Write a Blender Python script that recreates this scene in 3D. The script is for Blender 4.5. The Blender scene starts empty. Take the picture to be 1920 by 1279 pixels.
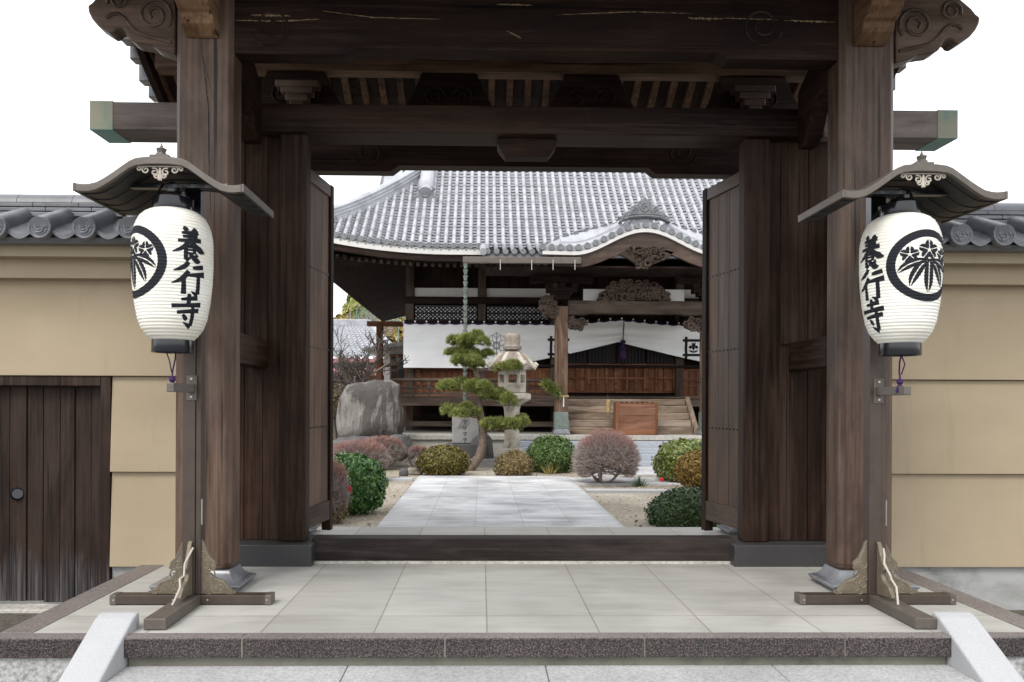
import bpy, math, random
import numpy as np
from mathutils import Vector, Matrix, Euler, noise as mnoise

random.seed(7); RNG = np.random.default_rng(7)
SC = bpy.context.scene
COL = SC.collection
R = math.radians
PI = math.pi

# ------------------------------------------------------------------ camera
F, CX, CY, HC = 1493.0, 930.0, 753.0, 1.2          # focal length and principal point in photo pixels
cam = bpy.data.cameras.new('camera'); camo = bpy.data.objects.new('camera', cam); COL.objects.link(camo)
cam.sensor_width = 36; cam.lens = 36*F/1920
cam.shift_x = (960-CX)/1920; cam.shift_y = (CY-639.5)/1920
cam.clip_end = 900; cam.clip_start = .05
ROT = Matrix.Rotation(R(-1.03), 3, 'Z') @ Matrix.Rotation(R(90), 3, 'X') @ Matrix.Rotation(R(.24), 3, 'Z')
camo.matrix_world = Matrix.Translation((0, 0, HC)) @ ROT.to_4x4()
SC.camera = camo

# ------------------------------------------------------------------ sky, sun, exposure
w = bpy.data.worlds.new("World"); SC.world = w; w.use_nodes = True
wn, wl = w.node_tree.nodes, w.node_tree.links
bg = wn['Background']
sky = wn.new('ShaderNodeTexSky'); sky.sky_type = 'NISHITA'; sky.sun_disc = False
sky.sun_elevation = R(48); sky.sun_rotation = R(208); sky.dust_density = 1.5
cloud = wn.new('ShaderNodeMix'); cloud.data_type = 'RGBA'; cloud.inputs[0].default_value = .86   # overcast: thick white cloud over the clear sky
cloud.inputs[7].default_value = (9.2, 9.3, 9.5, 1)
wl.new(sky.outputs[0], cloud.inputs[6]); wl.new(cloud.outputs[2], bg.inputs[0])
bg.inputs[1].default_value = .115
sun = bpy.data.lights.new('sun', 'SUN'); suno = bpy.data.objects.new('sun', sun); COL.objects.link(suno)
sun.energy = 1.2; sun.angle = R(22); sun.color = (1, .96, .9)
suno.rotation_euler = (R(42), 0, R(-28)); suno.location = (-4, -8, 14)
SC.view_settings.view_transform = 'Standard'; SC.view_settings.look = 'None'
SC.view_settings.exposure = 0.95; SC.view_settings.gamma = 1


def P(px, py, Y):
    d = ROT @ Vector(((px-CX)/F, -(py-CY)/F, -1)); t = Y/d.y
    return Vector((d.x*t, Y, HC+d.z*t))
def PX(px, Y, py=753): return P(px, py, Y).x
def PZ(py, Y, px=903): return P(px, py, Y).z

# ------------------------------------------------------------------ materials
MATS = {}
class N:
    def __init__(s, name):
        s.m = bpy.data.materials.new(name); s.m.use_nodes = True
        s.n, s.l = s.m.node_tree.nodes, s.m.node_tree.links
        s.b = s.n['Principled BSDF']; s.tc = s.n.new('ShaderNodeTexCoord')
        s.oi = s.n.new('ShaderNodeObjectInfo')
    def mapping(s, scale, rnd=True, coord='Object'):
        mp = s.n.new('ShaderNodeMapping'); mp.inputs['Scale'].default_value = scale
        s.l.new(s.tc.outputs[coord], mp.inputs['Vector'])
        if rnd:
            mu = s.n.new('ShaderNodeMath'); mu.operation = 'MULTIPLY'; mu.inputs[1].default_value = 37
            s.l.new(s.oi.outputs['Random'], mu.inputs[0])
            cb = s.n.new('ShaderNodeCombineXYZ')
            for i in range(3): s.l.new(mu.outputs[0], cb.inputs[i])
            s.l.new(cb.outputs[0], mp.inputs['Location'])
        return mp.outputs[0]
    def noise(s, vec, scale=1., detail=6, rough=.6, dist=0.):
        n = s.n.new('ShaderNodeTexNoise'); n.inputs['Scale'].default_value = scale
        n.inputs['Detail'].default_value = detail; n.inputs['Roughness'].default_value = rough
        n.inputs['Distortion'].default_value = dist; s.l.new(vec, n.inputs['Vector']); return n.outputs['Fac']
    def ramp(s, fac, stops):
        r = s.n.new('ShaderNodeValToRGB'); e = r.color_ramp.elements
        while len(e) < len(stops): e.new(.5)
        for el, (p, c) in zip(e, stops):
            el.position = p; el.color = (*c, 1) if hasattr(c, '__len__') else (c, c, c, 1)
        s.l.new(fac, r.inputs[0]); return r.outputs[0]
    def mix(s, fac, a, b, mode='MIX'):
        m = s.n.new('ShaderNodeMix'); m.data_type = 'RGBA'; m.blend_type = mode
        for sock, val in ((m.inputs[0], fac), (m.inputs[6], a), (m.inputs[7], b)):
            if isinstance(val, (int, float)): sock.default_value = val
            elif isinstance(val, tuple): sock.default_value = (*val, 1)
            else: s.l.new(val, sock)
        return m.outputs[2]
    def bump(s, h, strength=.3, dist=.01):
        b = s.n.new('ShaderNodeBump'); b.inputs['Strength'].default_value = strength
        b.inputs['Distance'].default_value = dist; s.l.new(h, b.inputs['Height'])
        s.l.new(b.outputs[0], s.b.inputs['Normal'])
    def out(s, col, rough=.6, spec=.3, metal=0):
        if isinstance(col, tuple): s.b.inputs['Base Color'].default_value = (*col, 1)
        else: s.l.new(col, s.b.inputs['Base Color'])
        if isinstance(rough, (int, float)): s.b.inputs['Roughness'].default_value = rough
        else: s.l.new(rough, s.b.inputs['Roughness'])
        s.b.inputs['Specular IOR Level'].default_value = spec; s.b.inputs['Metallic'].default_value = metal
        return s.m

def wood(kind, axis):
    key = kind+axis
    if key in MATS: return MATS[key]
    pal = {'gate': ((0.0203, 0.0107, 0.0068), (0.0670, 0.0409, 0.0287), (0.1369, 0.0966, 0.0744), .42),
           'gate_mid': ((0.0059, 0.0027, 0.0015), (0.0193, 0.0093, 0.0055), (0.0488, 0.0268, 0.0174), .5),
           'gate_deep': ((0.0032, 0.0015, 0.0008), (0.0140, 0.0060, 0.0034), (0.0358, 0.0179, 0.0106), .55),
           'door': ((0.0308, 0.0167, 0.0103), (0.0858, 0.0480, 0.0310), (0.1430, 0.0902, 0.0602), .48),
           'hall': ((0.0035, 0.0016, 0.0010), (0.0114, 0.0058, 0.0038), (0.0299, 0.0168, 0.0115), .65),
           'panel': ((0.0471, 0.0194, 0.0095), (0.1414, 0.0581, 0.0285), (0.2263, 0.1162, 0.0646), .55),
           'pillar': ((0.0590, 0.0322, 0.0205), (0.1240, 0.0789, 0.0570), (0.1889, 0.1404, 0.1084), .7),
           'stair': ((0.0708, 0.0496, 0.0348), (0.1948, 0.1482, 0.1109), (0.3070, 0.2722, 0.2408), .7),
           'rail': ((0.0204, 0.0136, 0.0102), (0.0544, 0.0382, 0.0298), (0.1062, 0.0833, 0.0680), .65),
           'box': ((0.0889, 0.0376, 0.0230), (0.1685, 0.0810, 0.0507), (0.2153, 0.1202, 0.0846), .5),
           'plank': ((0.0054, 0.0027, 0.0019), (0.0202, 0.0108, 0.0073), (0.0446, 0.0276, 0.0207), .62),
           'weathered': ((.05, .04, .037), (.125, .105, .098), (.22, .195, .185), .6),
           'sill': ((0.0062, 0.0048, 0.0042), (0.0167, 0.0132, 0.0120), (0.0372, 0.0300, 0.0276), .5),
           'slat': ((0.0266, 0.0153, 0.0090), (0.0855, 0.0493, 0.0300), (0.1615, 0.0986, 0.0630), .6),
           'endgrain': ((.05, .025, .012), (.13, .075, .042), (.2, .13, .08), .55)}[kind]
    q = N('wood_'+kind+'_'+axis); i = 'xyz'.index(axis)
    def sc(along, across):
        v = [across]*3; v[i] = along; return tuple(v)
    fine = q.noise(q.mapping(sc(1.1, 42)), 1, 7, .62, .35)
    broad = q.noise(q.mapping(sc(.55, 5)), 1, 5, .6, .8)
    blot = q.noise(q.mapping(sc(.9, 2.2)), 1, 6, .68, .5)
    wv = q.n.new('ShaderNodeTexWave'); wv.bands_direction = 'XYZ'[(i+1) % 3] if i != 2 else 'X'; wv.inputs['Scale'].default_value = 1.
    wv.inputs['Distortion'].default_value = 7.; wv.inputs['Detail'].default_value = 3.; wv.inputs['Detail Scale'].default_value = .8
    q.l.new(q.mapping(sc(.5, 7)), wv.inputs['Vector'])
    add = q.mix(.70, fine, broad); add = q.mix(.52, add, blot); add = q.mix(.04, add, wv.outputs['Fac'])
    col = q.ramp(add, [(.37, pal[0]), (.5, pal[1]), (.62, pal[2])])
    worn = q.ramp(q.mix(.35, q.noise(q.mapping(sc(.4, 2.6)), 1, 6, .7, .9), fine), [(.50, 0.), (.60, .8)])
    pale = tuple(min(1, v*1.75+.012) for v in pal[1])
    col = q.mix(worn, col, pale)
    crack = q.ramp(q.noise(q.mapping(sc(.45, 24)), 1, 3, .5, .2), [(.29, .2), (.35, 1.)])
    col = q.mix(1., col, crack, 'MULTIPLY')
    tone = q.ramp(q.oi.outputs['Random'], [(0., (.80, .78, .76)), (1., (1.2, 1.18, 1.15))])
    col = q.mix(1., col, tone, 'MULTIPLY')
    if kind == 'plank':      # grey, rain-worn feet of the boards
        sx = q.n.new('ShaderNodeSeparateXYZ'); q.l.new(q.tc.outputs['Object'], sx.inputs[0])
        ad = q.n.new('ShaderNodeMath'); ad.operation = 'MULTIPLY_ADD'; q.l.new(q.noise(q.mapping(sc(1.2, 6)), 1, 4, .6, .5), ad.inputs[0]); ad.inputs[1].default_value = .9; q.l.new(sx.outputs[2], ad.inputs[2])
        col = q.mix(q.ramp(ad.outputs[0], [(.80, .6), (1.25, 0.)]), col, q.ramp(fine, [(.38, (.012, .011, .012)), (.5, (.05, .047, .048)), (.64, (.15, .145, .145))]))
    q.bump(q.mix(.25, fine, crack), .4, .006)
    MATS[key] = q.out(col, q.ramp(add, [(.3, pal[3]-.08), (.7, min(.95, pal[3]+.22))]), {'gate': .32, 'door': .3, 'rail': .2, 'plank': .2}.get(kind, .14))
    return MATS[key]

def plain(name, col, rough=.6, spec=.3, metal=0, var=.25, scale=6, bump=.15, bscale=40):
    if name in MATS: return MATS[name]
    q = N(name); a = q.noise(q.mapping((scale,)*3), 1, 6, .65, .2)
    c2 = tuple(max(0, v*(1-var)) for v in col); c3 = tuple(min(1, v*(1+var*.6)) for v in col)
    c = q.ramp(a, [(.3, c2), (.5, col), (.7, c3)])
    if bump: q.bump(q.noise(q.mapping((bscale,)*3), 1, 5, .6), bump, .01)
    MATS[name] = q.out(c, rough, spec, metal); return MATS[name]

def granite(name, c1, c2, c3, scale=140, rough=.5, stain=.3):
    if name in MATS: return MATS[name]
    q = N(name); a = q.noise(q.mapping((scale,)*3, False), 1, 3, .7)
    c = q.ramp(a, [(.36, c1), (.5, c2), (.64, c3)])
    b = q.ramp(q.noise(q.mapping((1.3, 1.3, 1.3), False), 1, 6, .65, .4), [(.3, 1-stain), (.7, 1.)])
    c = q.mix(1., c, b, 'MULTIPLY'); q.bump(a, .12, .004)
    MATS[name] = q.out(c, rough, .35); return MATS[name]

def foliage(name, c1, c2, c3, rough=.5, spec=.35):
    if name in MATS: return MATS[name]
    q = N(name); g = q.n.new('ShaderNodeNewGeometry')
    blot = q.noise(q.mapping((5, 5, 5)), 1, 3, .5)
    f = q.mix(.45, g.outputs['Random Per Island'], blot)
    c = q.ramp(f, [(.15, c1), (.5, c2), (.85, c3)])
    MATS[name] = q.out(c, rough, spec); return MATS[name]

M_plaster = None
def mk_plaster():
    q = N('tan_plaster'); a = q.noise(q.mapping((.9, .9, 1.4), False), 1, 6, .6, .2)
    c = q.ramp(a, [(.3, (.325, .262, .178)), (.6, (.365, .298, .207))])
    s = q.ramp(q.noise(q.mapping((7, 7, .8), False), 1, 5, .7), [(.26, .90), (.42, 1.)])
    c = q.mix(1., c, s, 'MULTIPLY'); q.bump(q.noise(q.mapping((160,)*3, False), 1, 4, .7), .25, .004)
    return q.out(c, .9, .15)
M_plaster = mk_plaster()
def mk_slab(name, cA, cB, joint, w_, h_, off, jw, streak=(2.2, 9, 1)):
    q = N(name); mp = q.mapping((1, 1, 1), False)
    br = q.n.new('ShaderNodeTexBrick'); br.offset = 0; br.squash = 1
    mp2 = q.n.new('ShaderNodeMapping'); mp2.inputs['Location'].default_value = off
    q.l.new(q.tc.outputs['Object'], mp2.inputs['Vector']); q.l.new(mp2.outputs[0], br.inputs['Vector'])
    br.inputs['Scale'].default_value = 1; br.inputs['Brick Width'].default_value = w_; br.inputs['Row Height'].default_value = h_
    br.inputs['Mortar Size'].default_value = jw; br.inputs['Mortar Smooth'].default_value = .2
    br.inputs['Color1'].default_value = (.86, .86, .85, 1); br.inputs['Color2'].default_value = (1, 1, 1, 1)
    br.inputs['Mortar'].default_value = (*joint, 1)
    a = q.noise(q.mapping((1.5, 1.5, 1.5), False), 1, 7, .62, .6)
    st = q.noise(q.mapping(streak, False), 1, 6, .65, .3)
    c = q.ramp(q.mix(.5, a, st), [(.34, cA), (.62, cB)])
    sp = q.ramp(q.noise(q.mapping((190,)*3, False), 1, 2, .6), [(.35, .86), (.6, 1.)])
    c = q.mix(1., c, sp, 'MULTIPLY'); c = q.mix(1., c, br.outputs['Color'], 'MULTIPLY')
    return q.out(c, q.ramp(a, [(.3, .45), (.7, .75)]), .3)
M_tile = plain('roof_tile', (.34, .35, .375), .40, .5, 0, .3, 3, .05, 60)
M_pan = plain('pan_tile', (.285, .29, .305), .5, .4, 0, .2, 6, .1, 60)  # roof tile darkened for the pans: shade between the round rows put into colour
M_tilewall = plain('wall_tile', (.125, .13, .142), .40, .5, 0, .45, 5, .12, 60)
M_tiled = plain('ornament_tile', (.15, .155, .165), .55, .4, 0, .4, 9, .2, 60)
M_whiteedge = plain('white_limewash', (.56, .55, .53), .8, .2, 0, .1)
M_wallpanel = plain('white_wall', (.62, .61, .59), .85, .2, 0, .08)
M_copper = None
def mk_copper():
    q = N('verdigris_copper'); a = q.noise(q.mapping((5, 5, 5)), 1, 5, .6, .6)
    c = q.ramp(a, [(.30, (.08, .17, .15)), (.42, (.17, .22, .17)), (.52, (.23, .225, .165)), (.75, (.27, .25, .19))])
    g = q.n.new('ShaderNodeNewGeometry'); sx = q.n.new('ShaderNodeSeparateXYZ'); q.l.new(g.outputs['Normal'], sx.inputs[0])
    ng = q.n.new('ShaderNodeMath'); ng.operation = 'MULTIPLY'; ng.inputs[1].default_value = -1; q.l.new(sx.outputs[2], ng.inputs[0])
    c = q.mix(q.ramp(ng.outputs[0], [(.3, 0.), (.6, 1.)]), c, (.10, .25, .23))
    return q.out(c, .55, .4, .15)
M_copper = mk_copper()
M_granite = granite('dark_red_granite', (.008, .010, .014), (.044, .040, .041), (.17, .13, .115), 120, .35)
M_granitetop = granite('worn_granite_top', (.12, .105, .10), (.20, .175, .165), (.27, .24, .23), 95, .55)
M_blackgran = granite('charcoal_granite', (.022, .021, .023), (.045, .043, .046), (.085, .08, .08), 150, .42)
M_lightgran = granite('light_granite', (.38, .385, .395), (.43, .435, .445), (.46, .465, .47), 150, .65, .18)
M_step = granite('grey_granite_step', (.34, .34, .34), (.44, .44, .44), (.53, .53, .53), 70, .7, .3)
M_rough = granite('rough_granite', (.26, .26, .25), (.46, .46, .45), (.62, .62, .60), 34, .85, .45)
M_moss = plain('mossy_grey_stone', (.16, .155, .125), .85, .2, 0, .4, 4, .3, 30)
M_concrete = None
def mk_conc():
    q = N('stained_concrete'); a = q.noise(q.mapping((2.2, 2.2, 3), False), 1, 7, .7, .6)
    c = q.ramp(a, [(.28, (.13, .13, .12)), (.42, (.28, .28, .27)), (.56, (.36, .36, .355))])
    q.bump(q.noise(q.mapping((60,)*3, False), 1, 4, .7), .3, .006); return q.out(c, .9, .2)
M_concrete = mk_conc()
M_soban = plain('blue_grey_stone', (.17, .175, .19), .25, .6, 0, .3, 8, .05, 60)
M_slab = mk_slab('platform_slabs', (.33, .32, .295), (.47, .46, .43), (.55, .52, .47), .586, 3.2, (0, 0, 0), .0045, (1.4, 7, 1))
M_pathm = mk_slab('path_slabs', (.27, .27, .275), (.66, .66, .665), (.72, .72, .72), .506, .95, (.0, 0, 0), .006, (1.0, 8.5, 1))
M_bronze = plain('brown_steel', (.062, .045, .036), .45, .5, .3, .2, 10, 0)
M_bronzel = plain('taupe_steel', (.115, .098, .084), .5, .5, .3, .2, 10, 0)
M_roofboard = plain('dark_roof_board', (.040, .038, .037), .55, .4, .2, .2, 10, 0)  # shade under the stand roofs is put into this dark board colour
M_relief = plain('cast_beige_panel', (.155, .128, .092), .55, .4, .2, .25, 20, .2, 80)
M_black = plain('black_lacquer', (.008, .009, .013), .16, .6, 0, .1, 5, 0)
M_ink = plain('black_ink', (.012, .013, .018), .7, .2, 0, .2, 30, 0)
M_cream = plain('cream_filigree', (.42, .38, .32), .5, .4, 0, .1, 20, 0)
M_purple = plain('purple_cord', (.045, .018, .075), .8, .2, 0, .3, 50, 0)
M_cable = plain('grey_cable', (.42, .38, .33), .5, .4, 0, .1, 20, 0)
M_screw = plain('steel_screw', (.42, .40, .37), .3, .6, .8, .1, 20, 0)
def mk_paper():
    q = N('lantern_paper'); a = q.noise(q.mapping((3, 3, 4)), 1, 6, .6, .2)
    c = q.ramp(a, [(.3, (.66, .63, .54)), (.6, (.79, .775, .71))])
    q.b.inputs['Transmission Weight'].default_value = 0
    return q.out(c, .6, .3)
M_paper = mk_paper()
def mk_cloth():
    q = N('white_cotton'); a = q.noise(q.mapping((1.2, 1, 7)), 1, 5, .6, .4)
    c = q.ramp(a, [(.3, (.80, .805, .80)), (.6, (.88, .885, .885))]); q.bump(a, .2, .03)
    return q.out(c, .85, .15)
M_cloth = mk_cloth()
def mk_dirt():
    q = N('sandy_soil'); a = q.noise(q.mapping((.5, .5, .5), False), 1, 8, .65, .5)
    b = q.noise(q.mapping((22, 22, 22), False), 1, 5, .75)
    c = q.ramp(q.mix(.4, a, b), [(.34, (.15, .125, .095)), (.48, (.29, .25, .195)), (.62, (.43, .395, .335))])
    q.bump(b, .5, .02); return q.out(c, .95, .1)
M_dirt = mk_dirt()
M_street = granite('street_asphalt', (.10, .10, .10), (.16, .16, .155), (.24, .24, .23), 60, .9)
M_gravel = plain('gravel_strip', (.11, .10, .085), .95, .1, 0, .6, 22, .6, 50)
def mk_rock():
    q = N('weathered_rock'); a = q.noise(q.mapping((1.3, 1.3, .8)), 1, 8, .65, .9)
    st = q.noise(q.mapping((7, 7, .7)), 1, 5, .6, .3)
    big = q.noise(q.mapping((1.15, 1.15, .8)), 1, 6, .65, 1.2)
    c = q.ramp(q.mix(.5, a, st), [(.34, (.13, .12, .11)), (.47, (.21, .20, .185)), (.56, (.29, .28, .265)), (.66, (.35, .345, .325))])
    c = q.mix(q.ramp(q.mix(.38, big, st), [(.45, 0.), (.51, .9)]), c, (.066, .057, .053))
    q.bump(q.noise(q.mapping((9,)*3), 1, 8, .7), .6, .06); return q.out(c, .9, .2)
M_rock = mk_rock()
M_boulder = plain('dark_boulder', (.10, .098, .098), .85, .2, 0, .5, 4, .5, 12)
M_stonel = None
def mk_lstone():
    q = N('lantern_stone'); a = q.noise(q.mapping((4, 4, 4)), 1, 7, .68, .5)
    c = q.ramp(a, [(.34, (.22, .19, .15)), (.47, (.42, .38, .32)), (.6, (.50, .46, .40))])
    q.bump(q.noise(q.mapping((45,)*3), 1, 6, .7), .4, .015); return q.out(c, .9, .2)
M_stonel = mk_lstone()
M_stoneold = plain('brown_aged_stone', (.24, .205, .17), .9, .2, 0, .45, 7, .4, 40)
M_tablet = plain('grey_tablet', (.27, .265, .26), .7, .3, 0, .2, 5, .1, 50)
M_podium = granite('podium_stone', (.33, .31, .27), (.46, .44, .39), (.54, .52, .47), 40, .8)
M_bluestep = granite('blue_grey_step', (.26, .28, .31), (.36, .385, .42), (.44, .465, .50), 60, .7, .15)
M_bark = plain('pine_bark', (.17, .13, .105), .95, .1, 0, .5, 12, .8, 30)
M_twig = plain('grey_pink_twig', (.37, .305, .285), .9, .1, 0, .35, 30, 0)
M_twigred = plain('red_twig_tip', (.36, .205, .175), .85, .1, 0, .35, 30, 0)
M_twigbrown = plain('grey_brown_twig', (.22, .18, .16), .9, .1, 0, .35, 30, 0)
M_pink = plain('red_iron_roof', (.40, .20, .20), .6, .3, 0, .15, 3, 0)
M_glass = plain('dark_glass', (.022, .026, .03), .6, .2, 0, .1, 3, 0)
M_brass = plain('old_bamboo_brass', (.38, .27, .13), .4, .5, .2, .3, 10, .1)
M_chain = plain('verdigris_chain', (.16, .19, .17), .6, .4, .2, .5, 20, 0)
M_red = plain('red_petal', (.55, .03, .035), .6, .3, 0, .2, 20, 0)
M_twigdark = plain('dark_grey_twig', (.10, .088, .08), .9, .1, 0, .35, 30, 0)
M_net = plain('green_net', (.10, .22, .20), .7, .2, 0, .2, 20, 0)

# ------------------------------------------------------------------ mesh builder
class MB:
    def __init__(s): s.v, s.f = [], []
    def add(s, v, f):
        o = len(s.v); s.v += [tuple(p) for p in v]; s.f += [tuple(i+o for i in q) for q in f]; return s
    def box(s, x0, x1, y0, y1, z0, z1):
        return s.add([(x0, y0, z0), (x1, y0, z0), (x1, y1, z0), (x0, y1, z0), (x0, y0, z1), (x1, y0, z1), (x1, y1, z1), (x0, y1, z1)],
                     [(0, 3, 2, 1), (4, 5, 6, 7), (0, 1, 5, 4), (1, 2, 6, 5), (2, 3, 7, 6), (3, 0, 4, 7)])
    def prism(s, poly, ax, a0, a1):
        def mk(p, a):
            return {'x': (a, p[0], p[1]), 'y': (p[0], a, p[1]), 'z': (p[0], p[1], a)}[ax]
        n = len(poly); v = [mk(p, a0) for p in poly]+[mk(p, a1) for p in poly]
        f = [tuple(range(n))[::-1], tuple(range(n, 2*n))]+[(i, (i+1) % n, n+(i+1) % n, n+i) for i in range(n)]
        return s.add(v, f)
    def loft(s, rings, cap=True, closed=True):
        n = len(rings[0]); v = [p for r in rings for p in r]; f = []
        m = n if closed else n-1
        for j in range(len(rings)-1):
            for i in range(m):
                f.append((j*n+i, j*n+(i+1) % n, (j+1)*n+(i+1) % n, (j+1)*n+i))
        if cap and closed: f += [tuple(range(n))[::-1], tuple(range((len(rings)-1)*n, len(rings)*n))]
        return s.add(v, f)
    def tube(s, pts, rad, n=8, cap=True):
        pts = [Vector(p) for p in pts]; rings = []
        if isinstance(rad, (int, float)): rad = [rad]*len(pts)
        prev = None
        for i, p in enumerate(pts):
            t = (pts[min(i+1, len(pts)-1)]-pts[max(i-1, 0)])
            t = t.normalized() if t.length > 1e-9 else Vector((0, 0, 1))
            if prev is None:
                a = Vector((0, 0, 1)) if abs(t.z) < .9 else Vector((1, 0, 0)); u = t.cross(a).normalized()
            else:
                u = (prev-t*prev.dot(t)); u = u.normalized() if u.length > 1e-6 else t.orthogonal().normalized()
            prev = u; w_ = t.cross(u)
            rings.append([p+(u*math.cos(2*PI*k/n)+w_*math.sin(2*PI*k/n))*rad[i] for k in range(n)])
        return s.loft(rings, cap)
    def lathe(s, prof, c=(0, 0, 0), n=32, a0=0., cap=True):
        rings = [[(c[0]+r*math.cos(a0+2*PI*k/n), c[1]+r*math.sin(a0+2*PI*k/n), c[2]+z) for k in range(n)] for r, z in prof]
        return s.loft(rings, cap)
    def sweep(s, path, prof, up=Vector((0, 0, 1))):
        path = [Vector(p) for p in path]; rings = []
        for i, p in enumerate(path):
            t = (path[min(i+1, len(path)-1)]-path[max(i-1, 0)]).normalized()
            l = t.cross(up).normalized(); u = l.cross(t)
            rings.append([p+l*a+u*b for a, b in prof])
        return s.loft(rings)
    def grid(s, fn, nu, nv):
        v = [fn(i/nu, j/nv) for j in range(nv+1) for i in range(nu+1)]
        f = [(j*(nu+1)+i, j*(nu+1)+i+1, (j+1)*(nu+1)+i+1, (j+1)*(nu+1)+i) for j in range(nv) for i in range(nu)]
        return s.add(v, f)

def wloc(o):
    v = Vector((0, 0, 0))
    while o: v += o.location; o = o.parent
    return v
def obj(name, mb, mat, parent=None, smooth=False, bevel=0, loc=None, ang=40):
    me = bpy.data.meshes.new(name)
    if isinstance(mb, MB): V = np.array(mb.v, dtype=np.float64).reshape(-1, 3); faces = mb.f
    else: V, faces = mb
    base = wloc(parent) if parent else Vector(loc or (0, 0, 0))
    V = V-np.array(base)
    if isinstance(faces, np.ndarray):
        n, k = faces.shape; me.vertices.add(len(V)); me.vertices.foreach_set('co', V.astype(np.float32).ravel())
        me.loops.add(n*k); me.loops.foreach_set('vertex_index', faces.astype(np.int32).ravel())
        me.polygons.add(n); me.polygons.foreach_set('loop_start', np.arange(0, n*k, k, dtype=np.int32))
        me.update(calc_edges=True)
    else:
        me.from_pydata(V.tolist(), [], faces)
        import bmesh
        if len(faces) < 60000:
            bm = bmesh.new(); bm.from_mesh(me); bmesh.ops.recalc_face_normals(bm, faces=bm.faces); bm.to_mesh(me); bm.free()
    if smooth:
        me.shade_smooth(); me.set_sharp_from_angle(angle=R(ang))
    me.materials.append(mat)
    o = bpy.data.objects.new(name, me); COL.objects.link(o)
    if parent: o.parent = parent
    else: o.location = base
    if bevel:
        b = o.modifiers.new('bevel', 'BEVEL'); b.width = bevel; b.segments = 2; b.limit_method = 'ANGLE'; b.angle_limit = R(40)
    return o
def tag(o, label=None, cat=None, group=None, kind=None):
    for k, v in (('label', label), ('category', cat), ('group', group), ('kind', kind)):
        if v: o[k] = v
    return o
def thing(name, label, cat, loc=(0, 0, 0), group=None):
    o = bpy.data.objects.new(name, None); COL.objects.link(o); o.location = loc; o.empty_display_size = .2
    return tag(o, label, cat, group)
def struct(name, mb, mat, **k): return tag(obj(name, mb, mat, **k), kind='structure')
def copy_tree(o, parent=None):
    c = o.copy(); COL.objects.link(c)
    if parent: c.parent = parent
    for ch in list(o.children): copy_tree(ch, c)
    return c

# ================================================================== LARGE STRUCTURE
# ---- ground
struct('ground', MB().add([(-150, -40, -.46), (150, -40, -.46), (150, 260, -.46), (-150, 260, -.46)], [(0, 1, 2, 3)]), M_street)
GZ = -.12
def garden_z(x, y):
    return GZ-.015+.03*mnoise.noise(Vector((x*.35, y*.35, 2)))+.012*mnoise.noise(Vector((x*1.7, y*1.7, 5)))
struct('garden_soil', MB().grid(lambda u, v: ((-16+36*u), (7.55+40*v), garden_z(-16+36*u, 7.55+40*v)), 144, 160), M_dirt, smooth=True)

# ---- platform
XO0, XO1 = -2.47, 3.06          # outer kerb edges
XI0, XI1 = -2.30, 2.885
YK = 4.05
pf = MB().box(XI0, XI1, YK+.08, 7.62, -.40, 0)
plat = struct('platform', pf, M_slab, loc=(PX(915, 4.13), 4.457, 0))
kb = MB(); joints = [PX(p, YK) for p in (455, 836, 1211, 1587)]
xs = [XO0]+joints+[XO1]
kc = MB()
for a, b in zip(xs[:-1], xs[1:]): kb.box(a+.003, b-.003, YK, YK+.077, -.103, -.006); kc.box(a+.003, b-.003, YK+.004, YK+.077, -.0058, .002)
obj('kerb', kb, M_granite, plat, bevel=.004)
obj('kerb', kc, M_granitetop, plat)
jm = MB()
for j in joints: jm.box(j-.004, j+.004, YK+.003, YK+.075, -.101, -.001)
obj('kerb_joint', jm, M_moss, plat)
sk = MB()
for a, b in ((XO0, XI0-.002), (XI1+.002, XO1)):
    for y0, y1 in ((YK+.08, 5.1), (5.104, 6.1), (6.104, 7.6)):
        sk.box(a, b, y0, y1, -.103, .003)
obj('kerb', sk, M_granitetop, plat, bevel=.004)
obj('plinth', MB().box(-1.79, 2.41, YK+.035, YK+.3, -.40, -.105), M_moss, plat)
obj('plinth', MB().box(XO0+.012, -1.97, YK+.02, 7.5, -.46, -.104).box(2.6, XO1-.012, YK+.02, 7.5, -.46, -.104), M_rough, plat)
st = MB()
for a, b in ((-1.80, -.68), (-.676, PX(1025, 4.05)), (PX(1025, 4.05)+.004, 1.5), (1.504, 2.42)): st.box(a, b, 3.72, YK+.034, -.30, -.152)
sp_ = struct('entrance_step', st, M_step, bevel=.006)
struct('street_step', MB().box(-1.80, 2.42, 3.36, 3.718, -.455, -.305), M_step, bevel=.006)
struct('verge', MB().box(-9, XO0+.01, 4.3, 5.88, -.5, -.34).box(XO1-.01, 10, 4.3, 5.88, -.5, -.34), M_gravel)
for s, lab in ((0, 'pale granite stair cheek left of the entrance steps'), (1, 'pale granite stair cheek right of the entrance steps')):
    x0, x1 = ((-2.0, -1.80), (2.42, 2.625))[s]
    pr = [(4.24, -.30), (4.24, .085), (4.205, .083), (4.16, .068), (4.10, .035), (3.79, -.135), (3.42, -.335), (3.36, -.455), (4.1, -.455)]
    c = MB().prism(pr, 'x', x0, x1)
    tag(obj('stair_cheek', c, M_lightgran, bevel=.012, loc=((x0+x1)/2, 3.8, -.455)), lab, 'stair cheek', 'stair cheeks')

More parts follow.
